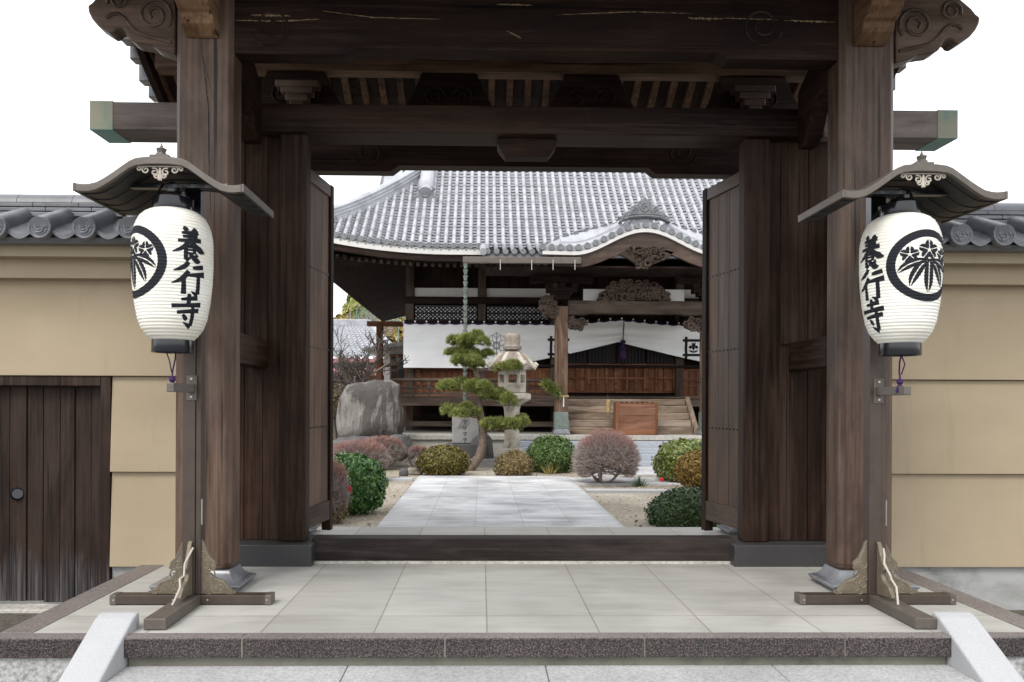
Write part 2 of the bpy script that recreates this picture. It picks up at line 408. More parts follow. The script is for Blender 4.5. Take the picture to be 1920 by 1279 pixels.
# ---- the gate
XLi, XRi = PX(434, 5.1, 600), PX(1574, 5.1, 600)
XC = (XLi+XRi)/2; HG = (XRi-XLi)/2; PW, PD, YP, YR = .362, .22, 5.1, 7.2
gate = thing('temple_gate', 'dark weathered timber temple gate with open doors and carved beams', 'gate', (XC, 6.1, 0))
GW = lambda a: wood('gate', a)
def pillar_mb(xc, y0, z1):
    hw, hd, c = PW/2, PD/2, .03; yc = y0+hd; rings = []
    for z, k in ((.115, -.022), (.13, -.008), (.16, 0), (z1, 0)):
        a, b = hw+k, hd+k
        rings.append([(xc-a, yc-b+c, z), (xc-a+c, yc-b, z), (xc+a-c, yc-b, z), (xc+a, yc-b+c, z), (xc+a, yc+b-c, z), (xc+a-c, yc+b, z), (xc-a+c, yc+b, z), (xc-a, yc+b-c, z)])
    return MB().loft(rings)
def soban_mb(xc, y0):
    rings = []
    for ex, ey, z in ((.055, .10, 0), (.078, .125, .016), (.098, .138, .040), (.10, .14, .046), (.096, .136, .050), (.055, .085, .056), (.025, .045, .072), (.008, .018, .094), (-.004, .004, .118), (-.05, -.03, .119)):
        a = PW/2+ex; rings.append([(xc-a, y0-ey, z), (xc+a, y0-ey, z), (xc+a, y0+PD+ey*.15, z), (xc-a, y0+PD+ey*.15, z)])
    return MB().loft(rings)
for xc in (XLi-PW/2, XRi+PW/2):
    for y0 in (YP, YR):
        p = obj('pillar', pillar_mb(xc, y0, 4.2 if y0 == YP else 4.14), GW('z'), gate, bevel=.005)
        obj('base_shoe', soban_mb(xc, y0), M_soban, p, smooth=True, bevel=.004)
# front rainbow beam with cut underside
def koryo(y0, y1, zb, zc, ztop, xa, xb, pa, pb):
    poly = [(xa, zb), (pa-.03, zb), (pa+.04, zc), (pb-.04, zc), (pb+.03, zb), (xb, zb), (xb, ztop), (xa, ztop)]
    return MB().prism(poly, 'y', y0, y1)
zb = PZ(100, 5.13, 500); zc = zb+.042
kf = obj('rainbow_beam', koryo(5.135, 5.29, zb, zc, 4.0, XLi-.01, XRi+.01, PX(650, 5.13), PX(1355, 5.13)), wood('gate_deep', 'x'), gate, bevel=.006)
def spiral(cx, cz, y, r0, turns, d, rt, a0=0, n=60):
    pts = []
    for i in range(n+1):
        t = i/n; a = a0+d*turns*2*PI*t; r = r0*(1-.8*t); pts.append((cx+r*math.cos(a), y, cz+r*math.sin(a)))
    return pts
for px, d in ((508, 1), (1430, -1)):
    cv = MB(); c = P(px, 48, 5.13); cv.tube(spiral(c.x, c.z, 5.134, .135, 1.7, d, 0, R(200 if d > 0 else -20)), .009, 6)
    obj('beam_carving', cv, wood('gate_mid', 'x'), kf, smooth=True)
cv = MB(); cv.tube([(PX(650, 5.13), 5.133, zc+.03), (PX(1000, 5.13), 5.133, zc+.036), (PX(1355, 5.13), 5.133, zc+.03)], .008, 6)
obj('beam_carving', cv, wood('gate_mid', 'x'), kf, smooth=True)
M_split = plain('pale_split_wood', (.20, .145, .085), .8, .1, 0, .5, 40, .2)
def face_strip(name, pts, wd, mat, par, y, seed):
    rg = random.Random(seed); v = []
    n = 46; P3 = [P(a, b, y) for a, b in pts]
    for i in range(n+1):
        t = i/n*(len(P3)-1); k = min(int(t), len(P3)-2); p = P3[k].lerp(P3[k+1], t-k)
        h = wd*rg.uniform(.1, 1)*(math.sin(PI*i/n)**.4+.02); j = rg.uniform(-.3, .3)*wd
        d = (P3[-1]-P3[0]).normalized(); nx, nz_ = -d.z, d.x
        v += [(p.x+nx*(j-h), y, p.z+nz_*(j-h)), (p.x+nx*(j+h), y, p.z+nz_*(j+h))]
    m = MB(); m.add(v, [(2*i, 2*i+2, 2*i+3, 2*i+1) for i in range(n)]); return obj(name, m, mat, par)
for i, (pts, wd) in enumerate(([[(440, 38), (520, 40), (600, 36)], .006], [[(470, 28), (545, 30)], .010], [[(600, 20), (700, 33), (830, 36)], .004], [[(930, 8), (1000, 10)], .006], [[(1040, 28), (1190, 22), (1300, 26)], .004], [[(1290, 34), (1355, 36)], .010], [[(1350, 34), (1460, 37)], .004], [[(1470, 38), (1566, 42)], .008], [[(950, 58), (978, 72)], .008])):
    face_strip('wood_split', pts, wd, M_split, kf, 5.1335, i)
for pts, wd, sd in (([(378, 82), (384, 140), (391, 200), (392, 320), (396, 420)], .004, 3), ([(381, 110), (392, 150), (404, 205)], .002, 4)):
    face_strip('drying_crack', pts, wd, M_ink, gate, 5.0985, sd)
# rear beam
zr = PZ(320, 7.13, 660); zrc = PZ(314, 7.13, 980)
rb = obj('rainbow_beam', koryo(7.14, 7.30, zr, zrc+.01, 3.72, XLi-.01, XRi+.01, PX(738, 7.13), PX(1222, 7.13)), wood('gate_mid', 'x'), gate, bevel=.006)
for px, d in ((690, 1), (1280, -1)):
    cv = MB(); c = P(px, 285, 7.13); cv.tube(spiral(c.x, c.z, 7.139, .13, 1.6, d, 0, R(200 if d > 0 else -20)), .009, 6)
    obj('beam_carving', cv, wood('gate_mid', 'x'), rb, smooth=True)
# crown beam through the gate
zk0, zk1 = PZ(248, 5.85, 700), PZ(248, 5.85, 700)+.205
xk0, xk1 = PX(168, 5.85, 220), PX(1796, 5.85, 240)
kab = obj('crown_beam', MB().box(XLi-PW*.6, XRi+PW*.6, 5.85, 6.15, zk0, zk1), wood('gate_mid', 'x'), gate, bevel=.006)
for a, b in ((xk0+.01, XLi-PW*.6), (XRi+PW*.6, xk1-.01)):
    obj('beam_end', MB().box(a, b, 5.851, 6.149, zk0+.001, zk1-.001), wood('weathered', 'x'), kab, bevel=.006)
for a, b in ((xk0, xk0+.17), (xk1-.155, xk1)):
    obj('copper_cap', MB().box(a, b, 5.847, 6.153, zk0-.004, zk1+.004), M_copper, kab, bevel=.004)
bs = MB(); x0, x1 = PX(931, 5.95), PX(1041, 5.95); zt = zk0
rings = []
for k, z in ((0, zt-.002), (0, zt-.05), (.018, zt-.085), (.05, zt-.125), (.06, zt-.137)):
    rings.append([(x0+k, 5.93+k*.3, z), (x1-k, 5.93+k*.3, z), (x1-k, 6.10-k*.3, z), (x0+k, 6.10-k*.3, z)])
obj('hanging_boss', bs.loft(rings), wood('gate_deep', 'x'), kab, bevel=.004)
# jambs, sleeve walls, plinths, threshold
JL = (PX(523, 5.9), PX(574, 5.9)); JR = (PX(1394, 5.9), PX(1442, 5.9))
for (a, b), s in ((JL, -1), (JR, 1)):
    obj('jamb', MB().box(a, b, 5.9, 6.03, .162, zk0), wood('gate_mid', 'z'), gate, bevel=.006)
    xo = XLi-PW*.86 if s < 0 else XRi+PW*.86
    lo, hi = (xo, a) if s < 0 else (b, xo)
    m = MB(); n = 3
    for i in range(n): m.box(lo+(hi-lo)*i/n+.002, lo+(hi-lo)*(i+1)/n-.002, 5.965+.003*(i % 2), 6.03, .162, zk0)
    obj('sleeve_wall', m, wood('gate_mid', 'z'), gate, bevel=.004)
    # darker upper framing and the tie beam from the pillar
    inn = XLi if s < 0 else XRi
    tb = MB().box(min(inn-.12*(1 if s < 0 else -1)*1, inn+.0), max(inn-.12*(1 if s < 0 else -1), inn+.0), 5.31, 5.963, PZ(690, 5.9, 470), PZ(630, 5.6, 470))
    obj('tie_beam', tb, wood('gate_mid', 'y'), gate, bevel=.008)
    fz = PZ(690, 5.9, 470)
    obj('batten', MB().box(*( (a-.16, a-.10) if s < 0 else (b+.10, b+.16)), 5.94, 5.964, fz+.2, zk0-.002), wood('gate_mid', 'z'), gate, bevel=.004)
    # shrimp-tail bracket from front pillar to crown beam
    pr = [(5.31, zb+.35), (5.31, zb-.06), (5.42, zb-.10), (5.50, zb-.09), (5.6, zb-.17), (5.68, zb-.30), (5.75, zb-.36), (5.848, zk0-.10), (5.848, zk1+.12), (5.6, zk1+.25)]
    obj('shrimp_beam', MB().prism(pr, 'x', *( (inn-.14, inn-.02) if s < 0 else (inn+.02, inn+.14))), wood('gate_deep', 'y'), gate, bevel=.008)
    pl = MB().box(*((XLi-PW*.86, PX(585, 5.78)) if s < 0 else (PX(1379, 5.78), XRi+PW*.86)), 5.78, 6.24, -.005, .158)
    obj('plinth_block', pl, M_blackgran, gate, bevel=.008)
obj('threshold', MB().box(PX(585, 5.9)+.004, PX(1379, 5.9)-.004, 5.9, 6.06, .02, .186), wood('sill', 'x'), gate, bevel=.008)
obj('threshold_sill', MB().box(PX(585, 5.9)+.006, PX(1379, 5.9)-.006, 5.885, 6.08, -.004, .018), M_podium, gate, bevel=.003)
# door leaves (swung open inwards)
for s in (-1, 1):
    hx, hy = (PX(580, 6.5)-.10, 6.22) if s < 0 else (PX(1391, 6.5)+.10, 6.22)
    fx, fy = (PX(619, 7.2), 7.2) if s < 0 else (PX(1321, 7.2), 7.2)
    z0, z1 = PZ(992, 7.2, 620), PZ(351, 7.2, 620)
    d = Vector((fx-hx, fy-hy, 0)); L = d.length; d.normalize(); nrm = Vector((d.y, -d.x, 0))*(1 if s < 0 else -1)   # towards the opening
    def lb(m, t0, t1, n0, n1, za, zb_):
        v = [Vector((hx, hy, 0))+d*t+nrm*n+Vector((0, 0, z)) for z in (za, zb_) for t, n in ((t0, n0), (t1, n0), (t1, n1), (t0, n1))]
        m.add(v, [(0, 3, 2, 1), (4, 5, 6, 7), (0, 1, 5, 4), (1, 2, 6, 5), (2, 3, 7, 6), (3, 0, 4, 7)])
    m = MB(); n = 5
    for i in range(n): lb(m, .02+(L-.1)*i/n+.0015, .02+(L-.1)*(i+1)/n-.0015, -.03, .008, z0+.10, z1-.06)
    lf = obj('door_leaf', m, wood('door', 'z'), gate, bevel=.003)
    m = MB(); lb(m, L-.075, L, -.05, .03, z0, z1); obj('stile', m, wood('gate_deep', 'z'), lf, bevel=.005)
    m = MB(); lb(m, 0, .08, -.05, .03, z0, z1); obj('stile', m, wood('gate', 'z'), lf, bevel=.005)
    m = MB(); lb(m, .08, L-.075, -.045, .026, z1-.11, z1-.005); obj('rail', m, wood('gate', 'y'), lf, bevel=.005)
    m = MB(); lb(m, .08, L-.075, -.045, .026, z0+.10, z0+.27); obj('rail', m, wood('rail', 'y'), lf, bevel=.005)
    for z in (PZ(512, 7., 600), PZ(655, 7., 600), PZ(800, 7, 600)):
        for k in range(14):
            t = .1+(L-.2)*k/13; c = Vector((hx, hy, z))+d*t+nrm*.009
            obj('nail_head', MB().lathe([(.0075, -.0075), (.0075, .0075)], c, 6), M_black, lf)
# carved noses on the front pillars
xl = XLi-PW+.002; nose_px = [(328, 101), (312, 97), (296, 92), (284, 85), (268, 82), (254, 80), (243, 74), (236, 64), (231, 54), (223, 51), (216, 54), (211, 60), (204, 61), (194, 55), (182, 47), (171, 34), (165, 22), (163, 10), (172, 4), (180, -6), (200, -22), (240, -50), (328, -70)]
poly = [(p.x, p.z) for p in (P(a, b, 5.14) for a, b in nose_px)]
for s in (-1, 1):
    pl = poly if s < 0 else [(2*XC-x, z) for x, z in poly]
    ns = obj('carved_nose', MB().prism(pl, 'y', 5.14, 5.28), GW('x'), gate, bevel=.018)
    m = MB()
    for (px, py), r0, dd, a0 in (((290, 28), .115, 1, -40), ((222, 0), .07, -1, 200)):
        c = P(px, py, 5.14); cx = c.x if s < 0 else 2*XC-c.x
        m.tube(spiral(cx, c.z, 5.137, r0, 1.75, dd*(1 if s < 0 else -1), 0, R(a0) if s < 0 else PI-R(a0)), .011, 6)
    c1 = [P(a, b, 5.14) for a, b in ((200, 35), (208, 28), (222, 26), (234, 34), (244, 48), (256, 60), (275, 68), (300, 74), (322, 80))]
    m.tube([(p.x if s < 0 else 2*XC-p.x, 5.137, p.z) for p in c1], .012, 6)
    obj('scroll_carving', m, GW('x'), ns, smooth=True)
    # forward nose above the pillar
    xa, xb = PX(346, 5.08), PX(407, 5.08)
    if s > 0: xa, xb = 2*XC-xb, 2*XC-xa
    pr = [(5.098, 3.50), (5.07, 3.505), (4.98, 3.545), (4.965, 3.60), (4.93, 3.61), (4.86, 3.655), (4.84, 3.72), (4.78, 3.74), (4.70, 3.80), (4.70, 3.95), (5.098, 3.95)]
    obj('forward_nose', MB().prism(pr, 'x', xa, xb), wood('endgrain', 'y'), gate, bevel=.008)
# rear purlin, rafters, boards, carved struts
gx0, gx1 = XC-3.52, XC+3.52
prof_r = [(6.1, 5.30), (6.5, 4.90), (6.8, 4.64), (7.2, 4.335), (7.7, 4.06), (8.3, 3.85)]
obj('purlin', MB().box(gx0+.25, gx1-.25, 7.12, 7.28, 4.145, 4.33), wood('slat', 'x'), gate, bevel=.006)
obj('purlin', MB().box(gx0+.25, gx1-.25, 4.92, 5.08, 4.145, 4.33), wood('gate', 'x'), gate, bevel=.006)
obj('ridge_beam', MB().box(gx0+.2, gx1-.2, 6.0, 6.2, 5.05, 5.28), wood('gate_deep', 'x'), gate, bevel=.006)
for sgn in (1, -1):
    pr = [(6.1+sgn*(y-6.1), z) for y, z in prof_r]
    m = MB()
    x = gx0+.12
    while x < gx1-.1:
        rings = [[(x, y, z), (x+.06, y, z), (x+.06, y, z+.07), (x, y, z+.07)] for y, z in pr]; m.loft(rings); x += .172
    obj('rafters', m, wood('slat', 'y'), gate)
    m = MB(); m.loft([[(gx0+.06, y, z+.072), (gx1-.06, y, z+.072), (gx1-.06, y, z+.10), (gx0+.06, y, z+.10)] for y, z in pr])
    obj('roof_boards', m, wood('gate_deep', 'y'), gate)
    m = MB(); m.loft([[(gx0, y, z+.102), (gx1, y, z+.102), (gx1, y, z+.26), (gx0, y, z+.26)] for y, z in pr])
    x = gx0+.1
    while x < gx1: m.tube([(x, y, z+.28) for y, z in pr], .06, 8); x += .27
    obj('roof_tiles', m, M_tilewall, gate, smooth=True)
    for xv in (gx0-.03, gx1+.03):
        m = MB()
        for i in range(14):
            t = i/13*(len(pr)-1); k = min(int(t), len(pr)-2); fr = t-k
            y = pr[k][0]*(1-fr)+pr[k+1][0]*fr; z = pr[k][1]*(1-fr)+pr[k+1][1]*fr
            m.box(xv-.05, xv+.05, y-.068, y+.068, z+.10+.02*(i % 2), z+.30)
        obj('verge_tile', m, M_tilewall, gate, bevel=.012)
    for xv in (gx0+.10, gx1-.16):
        m = MB(); m.loft([[(xv, y, z-.12), (xv+.06, y, z-.12), (xv+.06, y, z+.0), (xv, y, z+.0)] for y, z in pr])
        obj('bargeboard', m, wood('gate_deep', 'y'), gate)
obj('roof_ridge', MB().box(gx0, gx1, 5.95, 6.25, 5.5, 5.95), M_tilewall, gate, bevel=.02)
for a, b in ((492, 618), (782, 902), (1050, 1168), (1345, 1480)):
    xa, xb = PX(a, 7.16, 170), PX(b, 7.16, 170); zm = (3.72+4.145)/2
    k = .16
    pr = [(xa+.0, 3.722), (xb-.0, 3.722), (xb+.10, 3.86), (xb+.02, 4.0), (xb-.04, 4.143), (xa+.04, 4.143), (xa-.02, 4.0), (xa-.10, 3.86)]
    o = obj('frog_leg_strut', MB().prism(pr, 'y', 7.145, 7.27), wood('gate_deep', 'x'), gate, bevel=.012)
    m = MB(); c = ((xa+xb)/2, 3.93)
    m.tube(spiral(c[0]-.13, c[1], 7.142, .1, 1.5, 1, 0, 0), .012, 6).tube(spiral(c[0]+.13, c[1], 7.142, .1, 1.5, -1, 0, PI), .012, 6)
    obj('scroll_carving', m, wood('gate_deep', 'x'), o, smooth=True)
for xc in (PX(560, 7.1, 150), PX(1410, 7.1, 150)):
    m = MB()
    for hw, z0_, z1_ in ((.06, 3.74, 3.84), (.10, 3.84, 3.90), (.14, 3.90, 3.96), (.19, 3.96, 4.02)): m.box(xc-hw, xc+hw, 7.02, 7.14, z0_, z1_)
    obj('bracket_block', m, wood('gate', 'x'), gate, bevel=.01)

# ---- boundary walls
def wall(x0, x1, label, door=None):
    t = thing('boundary_wall', label, 'wall', ((x0+x1)/2, 5.9, -.45), 'plaster boundary walls')
    zc_ = [PZ(y, 5.83, 270) for y in (455, 490, 525, 705, 885, 1063)]
    segs = [(x0, x1)]
    # profile (Y, z), top to bottom; lower boards stop at the door
    up = [(5.98, zc_[0]+.08), (5.66, zc_[0]+.06), (5.66, zc_[1]), (5.77, zc_[1]-.002), (5.77, zc_[2]), (5.86, zc_[2]-.002), (5.828, zc_[3]+.012), (5.828, zc_[3]), (6.1, zc_[3]-.001), (6.1, zc_[0]+.08)]
    obj('plaster_panel', MB().prism(up, 'x', x0, x1), M_plaster, t, bevel=.003)
    lows = [(x0, x1)] if door is None else [(x0, door[0]), (door[1], x1)]
    for a, b in lows:
        for i in (3, 4):
            pr = [(5.862, zc_[i]-.004), (5.828, zc_[i+1]+.012), (5.828, zc_[i+1]), (6.08, zc_[i+1]), (6.08, zc_[i]-.004)]
            obj('plaster_panel', MB().prism(pr, 'x', a, b), M_plaster, t, bevel=.003)
        obj('foundation', MB().box(a, b, 5.87, 6.08, -.45, zc_[5]-.003), M_concrete, t, bevel=.003)
    # roof
    ze, yr = PZ(428, 5.5, 150), 5.95
    m = MB(); n = int((x1-x0)/.302)
    xs_ = [PX(78, 5.5, 428)+.302*k for k in range(-40, 60)]; xs_ = [x for x in xs_ if x0+.05 < x < x1-.05]
    m.prism([(5.53, ze-.06), (5.56, ze-.09), (6.36, ze-.09), (6.4, ze-.06), (6.0, ze+.20), (5.9, ze+.20)], 'x', x0, x1)
    for x in xs_: m.tube([(x, 5.475, ze), (x, 5.95, ze+.19)], .074, 12); m.tube([(x, 6.43, ze), (x, 5.95, ze+.19)], .074, 12)
    obj('roof_tiles', m, M_tilewall, t, smooth=True)
    m = MB()
    for x in xs_:
        xa = x+.151   # curved pan tile lip between the round ends
        m.grid(lambda u, v: (xa-.085+.17*u, 5.50-.0*v, ze-.03-.045*math.sin(PI*u)+v*(.028)), 8, 1)
        m.grid(lambda u, v: (xa-.085+.17*u, 5.50+.40*v, ze-.002-.045*math.sin(PI*u)+v*.17), 8, 2)
    obj('pan_tiles', m, M_tilewall, t, smooth=True)
    for x in [x for x in xs_ if -3.6 < x < 4.4]:
        m = MB()
        def ring(r, rt, nn=24): m.tube([(x+r*math.cos(2*PI*k/nn), 5.474, ze+r*math.sin(2*PI*k/nn)) for k in range(nn+1)], rt, 6, False)
        m.prism([(x+.0775*math.cos(2*PI*k/28), ze+.0775*math.sin(2*PI*k/28)) for k in range(28)], 'y', 5.476, 5.52)
        ring(.071, .0075); ring(.05, .004)
        for a in range(3):
            m.tube([(x+r_*math.cos(a*2*PI/3+t_*3.2), 5.474, ze+r_*math.sin(a*2*PI/3+t_*3.2)) for t_ in [i/10 for i in range(11)] for r_ in [.04*(1-.75*t_)]], [.007*(1-.6*i/10)+.003 for i in range(11)], 6)
        obj('eave_tile', m, M_tilewall, t, smooth=True)
    # ridge courses
    for i, (h0, h1, yy) in enumerate(((405, 396, 5.80), (395.5, 387.5, 5.815), (387, 379, 5.83))):
        za, zb_ = PZ(h0, yy, 60), PZ(h1, yy, 60); m = MB(); x = x0-.1*i
        while x < x1: m.box(max(x, x0)+.0015, min(x+.33, x1)-.0015, yy, 12.0-yy+.0, za, zb_-.004); x += .33
        obj('ridge_course', m, M_tilewall, t, bevel=.004)
    m = MB(); x = x0; zt = PZ(378, 5.85, 60)
    while x < x1:
        m.loft([[(xx, 6.0+.13*math.cos(a), zt+.0+.085*math.sin(a)) for a in [PI*k/10 for k in range(11)]] for xx in (x+.002, min(x+.40, x1)-.002)]); x += .40
    obj('ridge_cap', m, M_tilewall, t, smooth=True)
    return t
dx0, dx1 = PX(-60, 5.9), PX(209, 5.85)
wl_ = wall(-9.0, XLi-PW*.87, 'tan plaster boundary wall with the small plank door, left of the gate', (dx0, dx1))
wr_ = wall(XRi+PW*.87, 10.0, 'unbroken tan plaster boundary wall right of the gate')
# small plank door in the left wall
zt, zb_ = PZ(712, 5.9, 100), PZ(1136, 5.95, 100)
obj('door_frame', MB().box(dx1-.075, dx1-.004, 5.84, 6.05, -.45, PZ(705, 5.83, 270)-.002).box(dx0, dx1-.076, 5.84, 6.05, zt-.045, PZ(705, 5.83, 270)-.002).box(dx0, dx0+.09, 5.838, 6.05, -.45, zt-.046), wood('plank', 'z'), wl_, bevel=.005)
m = MB(); pxs = [-45, -14, 18, 50, 80, 112, 140, 171, 193]
for a, b in zip(pxs[:-1], pxs[1:]): m.box(PX(a, 5.92)+.003, PX(b, 5.92)-.003, 5.92+.006*(a % 3), 5.955, zb_+.03+.006*(a % 4), zt-.046)
dl = obj('plank_door', m, wood('plank', 'z'), wl_, bevel=.004)
obj('door_boss', MB().tube([P(33, 926, 5.915), P(33, 926, 5.895)], [.05, .035], 16), M_black, dl, smooth=True)
obj('door_sill', MB().box(dx0, dx1-.01, 5.80, 6.08, -.45, zb_+.012), M_podium, wl_, bevel=.01)

# ================================================================== WRITING AND CRESTS (flat shapes u right, v up)
def rib2d(pts, nl=3, step=.02, wk=1.):
    """brush ribbon: pts (u, v, halfwidth) -> list of quads rows, fine enough to bend over a surface"""
    P_ = [np.array(p, float) for p in pts]; seq = []
    # Catmull-Rom through the points
    for i in range(len(P_)-1):
        p0, p1, p2, p3 = P_[max(i-1, 0)], P_[i], P_[i+1], P_[min(i+2, len(P_)-1)]
        n = max(2, int(np.linalg.norm(p2[:2]-p1[:2])/step))
        for k in range(n):
            t = k/n; seq.append(.5*((2*p1)+(-p0+p2)*t+(2*p0-5*p1+4*p2-p3)*t*t+(-p0+3*p1-3*p2+p3)*t**3))
    seq.append(P_[-1]); rows = []
    for i, p in enumerate(seq):
        a, b = seq[max(i-1, 0)], seq[min(i+1, len(seq)-1)]; t = b[:2]-a[:2]; t = t/(np.linalg.norm(t)+1e-9)
        nrm = np.array([-t[1], t[0]]); rows.append([p[:2]+nrm*p[2]*wk*(2*k/nl-1) for k in range(nl+1)])
    return rows
def add_rib(m, rows, fn):
    n = len(rows[0]); v = [fn(u, w_) for r in rows for u, w_ in r]
    m.add(v, [(j*n+i, j*n+i+1, (j+1)*n+i+1, (j+1)*n+i) for j in range(len(rows)-1) for i in range(n-1)])
B = .052
KANJI = [
 [[(.30, .99, .03), (.36, .95, .06), (.42, .88, .05)], [(.70, .99, .03), (.66, .94, .06), (.57, .87, .03)],
  [(.25, .82, .03), (.5, .84, .045), (.78, .87, .05)], [(.28, .715, .03), (.5, .73, .04), (.74, .755, .045)],
  [(.14, .585, .035), (.5, .61, .045), (.86, .645, .055)], [(.5, .87, .045), (.49, .74, .05), (.48, .58, .05)],
  [(.47, .6, .055), (.33, .43, .05), (.18, .33, .04), (.0, .26, .012)], [(.54, .6, .03), (.7, .45, .055), (.84, .35, .075), (1.0, .30, .01)],
  [(.50, .52, .03), (.56, .45, .045)], [(.38, .43, .045), (.37, .25, .05), (.37, .05, .05)], [(.36, .02, .05), (.45, .08, .035), (.56, .16, .01)],
  [(.38, .42, .03), (.5, .43, .035), (.65, .435, .05)], [(.64, .44, .05), (.635, .34, .045), (.62, .23, .04)],
  [(.4, .335, .022), (.6, .34, .022)], [(.4, .24, .022), (.6, .245, .022)], [(.47, .23, .03), (.6, .12, .06), (.72, .04, .07), (.84, .03, .01)],
  [(.74, .22, .04), (.66, .16, .03), (.58, .13, .012)]],
 [[(.45, 1., .05), (.36, .88, .055), (.2, .78, .045), (.02, .72, .01)], [(.46, .73, .05), (.34, .56, .06), (.18, .43, .045), (-.03, .34, .01)],
  [(.31, .55, .05), (.32, .3, .055), (.32, .03, .065)], [(.58, .83, .03), (.72, .85, .05), (.95, .89, .055)],
  [(.44, .60, .03), (.7, .63, .05), (1.0, .67, .07)], [(.78, .62, .05), (.785, .3, .055), (.78, .06, .06)], [(.78, .02, .055), (.68, .06, .045), (.55, .13, .008)]],
 [[(.26, .82, .03), (.5, .85, .045), (.80, .89, .055)], [(.50, 1.0, .045), (.51, .85, .055), (.49, .66, .05)],
  [(-.03, .62, .05), (.4, .645, .045), (.95, .70, .06)], [(.14, .43, .04), (.5, .47, .045), (.90, .52, .055)],
  [(.66, .63, .05), (.67, .35, .055), (.66, .05, .06)], [(.66, .0, .06), (.54, .06, .045), (.36, .14, .01)], [(.33, .37, .03), (.40, .29, .055), (.48, .21, .04)]]]
def leaf_pair(pts, w_, gap):
    """a leaf as two halves with a bare vein between"""
    out = []; pts = [np.array(p, float) for p in pts]; n = len(pts)
    for sgn in (1, -1):
        q = []
        for i, p in enumerate(pts):
            a, b = pts[max(i-1, 0)], pts[min(i+1, n-1)]; t = (b-a)/(np.linalg.norm(b-a)+1e-9); nr = np.array([-t[1], t[0]])*sgn
            s_ = i/(n-1); h = w_*math.sin(PI*min(1, max(.0, .08+.92*s_)))**.7*(1 if s_ < 1 else 0)+.002
            c = p+nr*(gap+h/2); q.append((c[0], c[1], h/2))
        out.append(q)
    return out
def crest_strokes():
    S = []
    S.append(('ring', [(.885*math.cos(2*PI*k/72), .885*math.sin(2*PI*k/72), .105) for k in range(73)]))
    L = [([(0, .12), (0, -.1), (0, -.35), (0, -.55), (0, -.74)], .115),
         ([(-.05, .12), (-.2, -.0), (-.32, -.2), (-.40, -.38), (-.46, -.58)], .105), ([(.05, .12), (.2, -.0), (.32, -.2), (.40, -.38), (.46, -.58)], .105),
         ([(-.08, .13), (-.28, .10), (-.48, .02), (-.62, -.08), (-.74, -.2)], .09), ([(.08, .13), (.28, .10), (.48, .02), (.62, -.08), (.74, -.2)], .09)]
    for p, w_ in L: S += [('leaf', q) for q in leaf_pair(p, w_, .014)]
    for cx, cy, r in ((0, .42, .27), (-.47, .29, .22), (.47, .29, .22)):
        for k in range(5):
            a = R(90+72*k); p = [(cx+r*t*math.cos(a), cy+r*t*math.sin(a)) for t in (.14, .4, .65, .85, 1.0)]
            S += [('leaf', q) for q in leaf_pair(p, r*.36, .010)]
    S.append(('dot', [(-.09, .16, .03), (0, .13, .035), (.09, .16, .03)]))
    return S

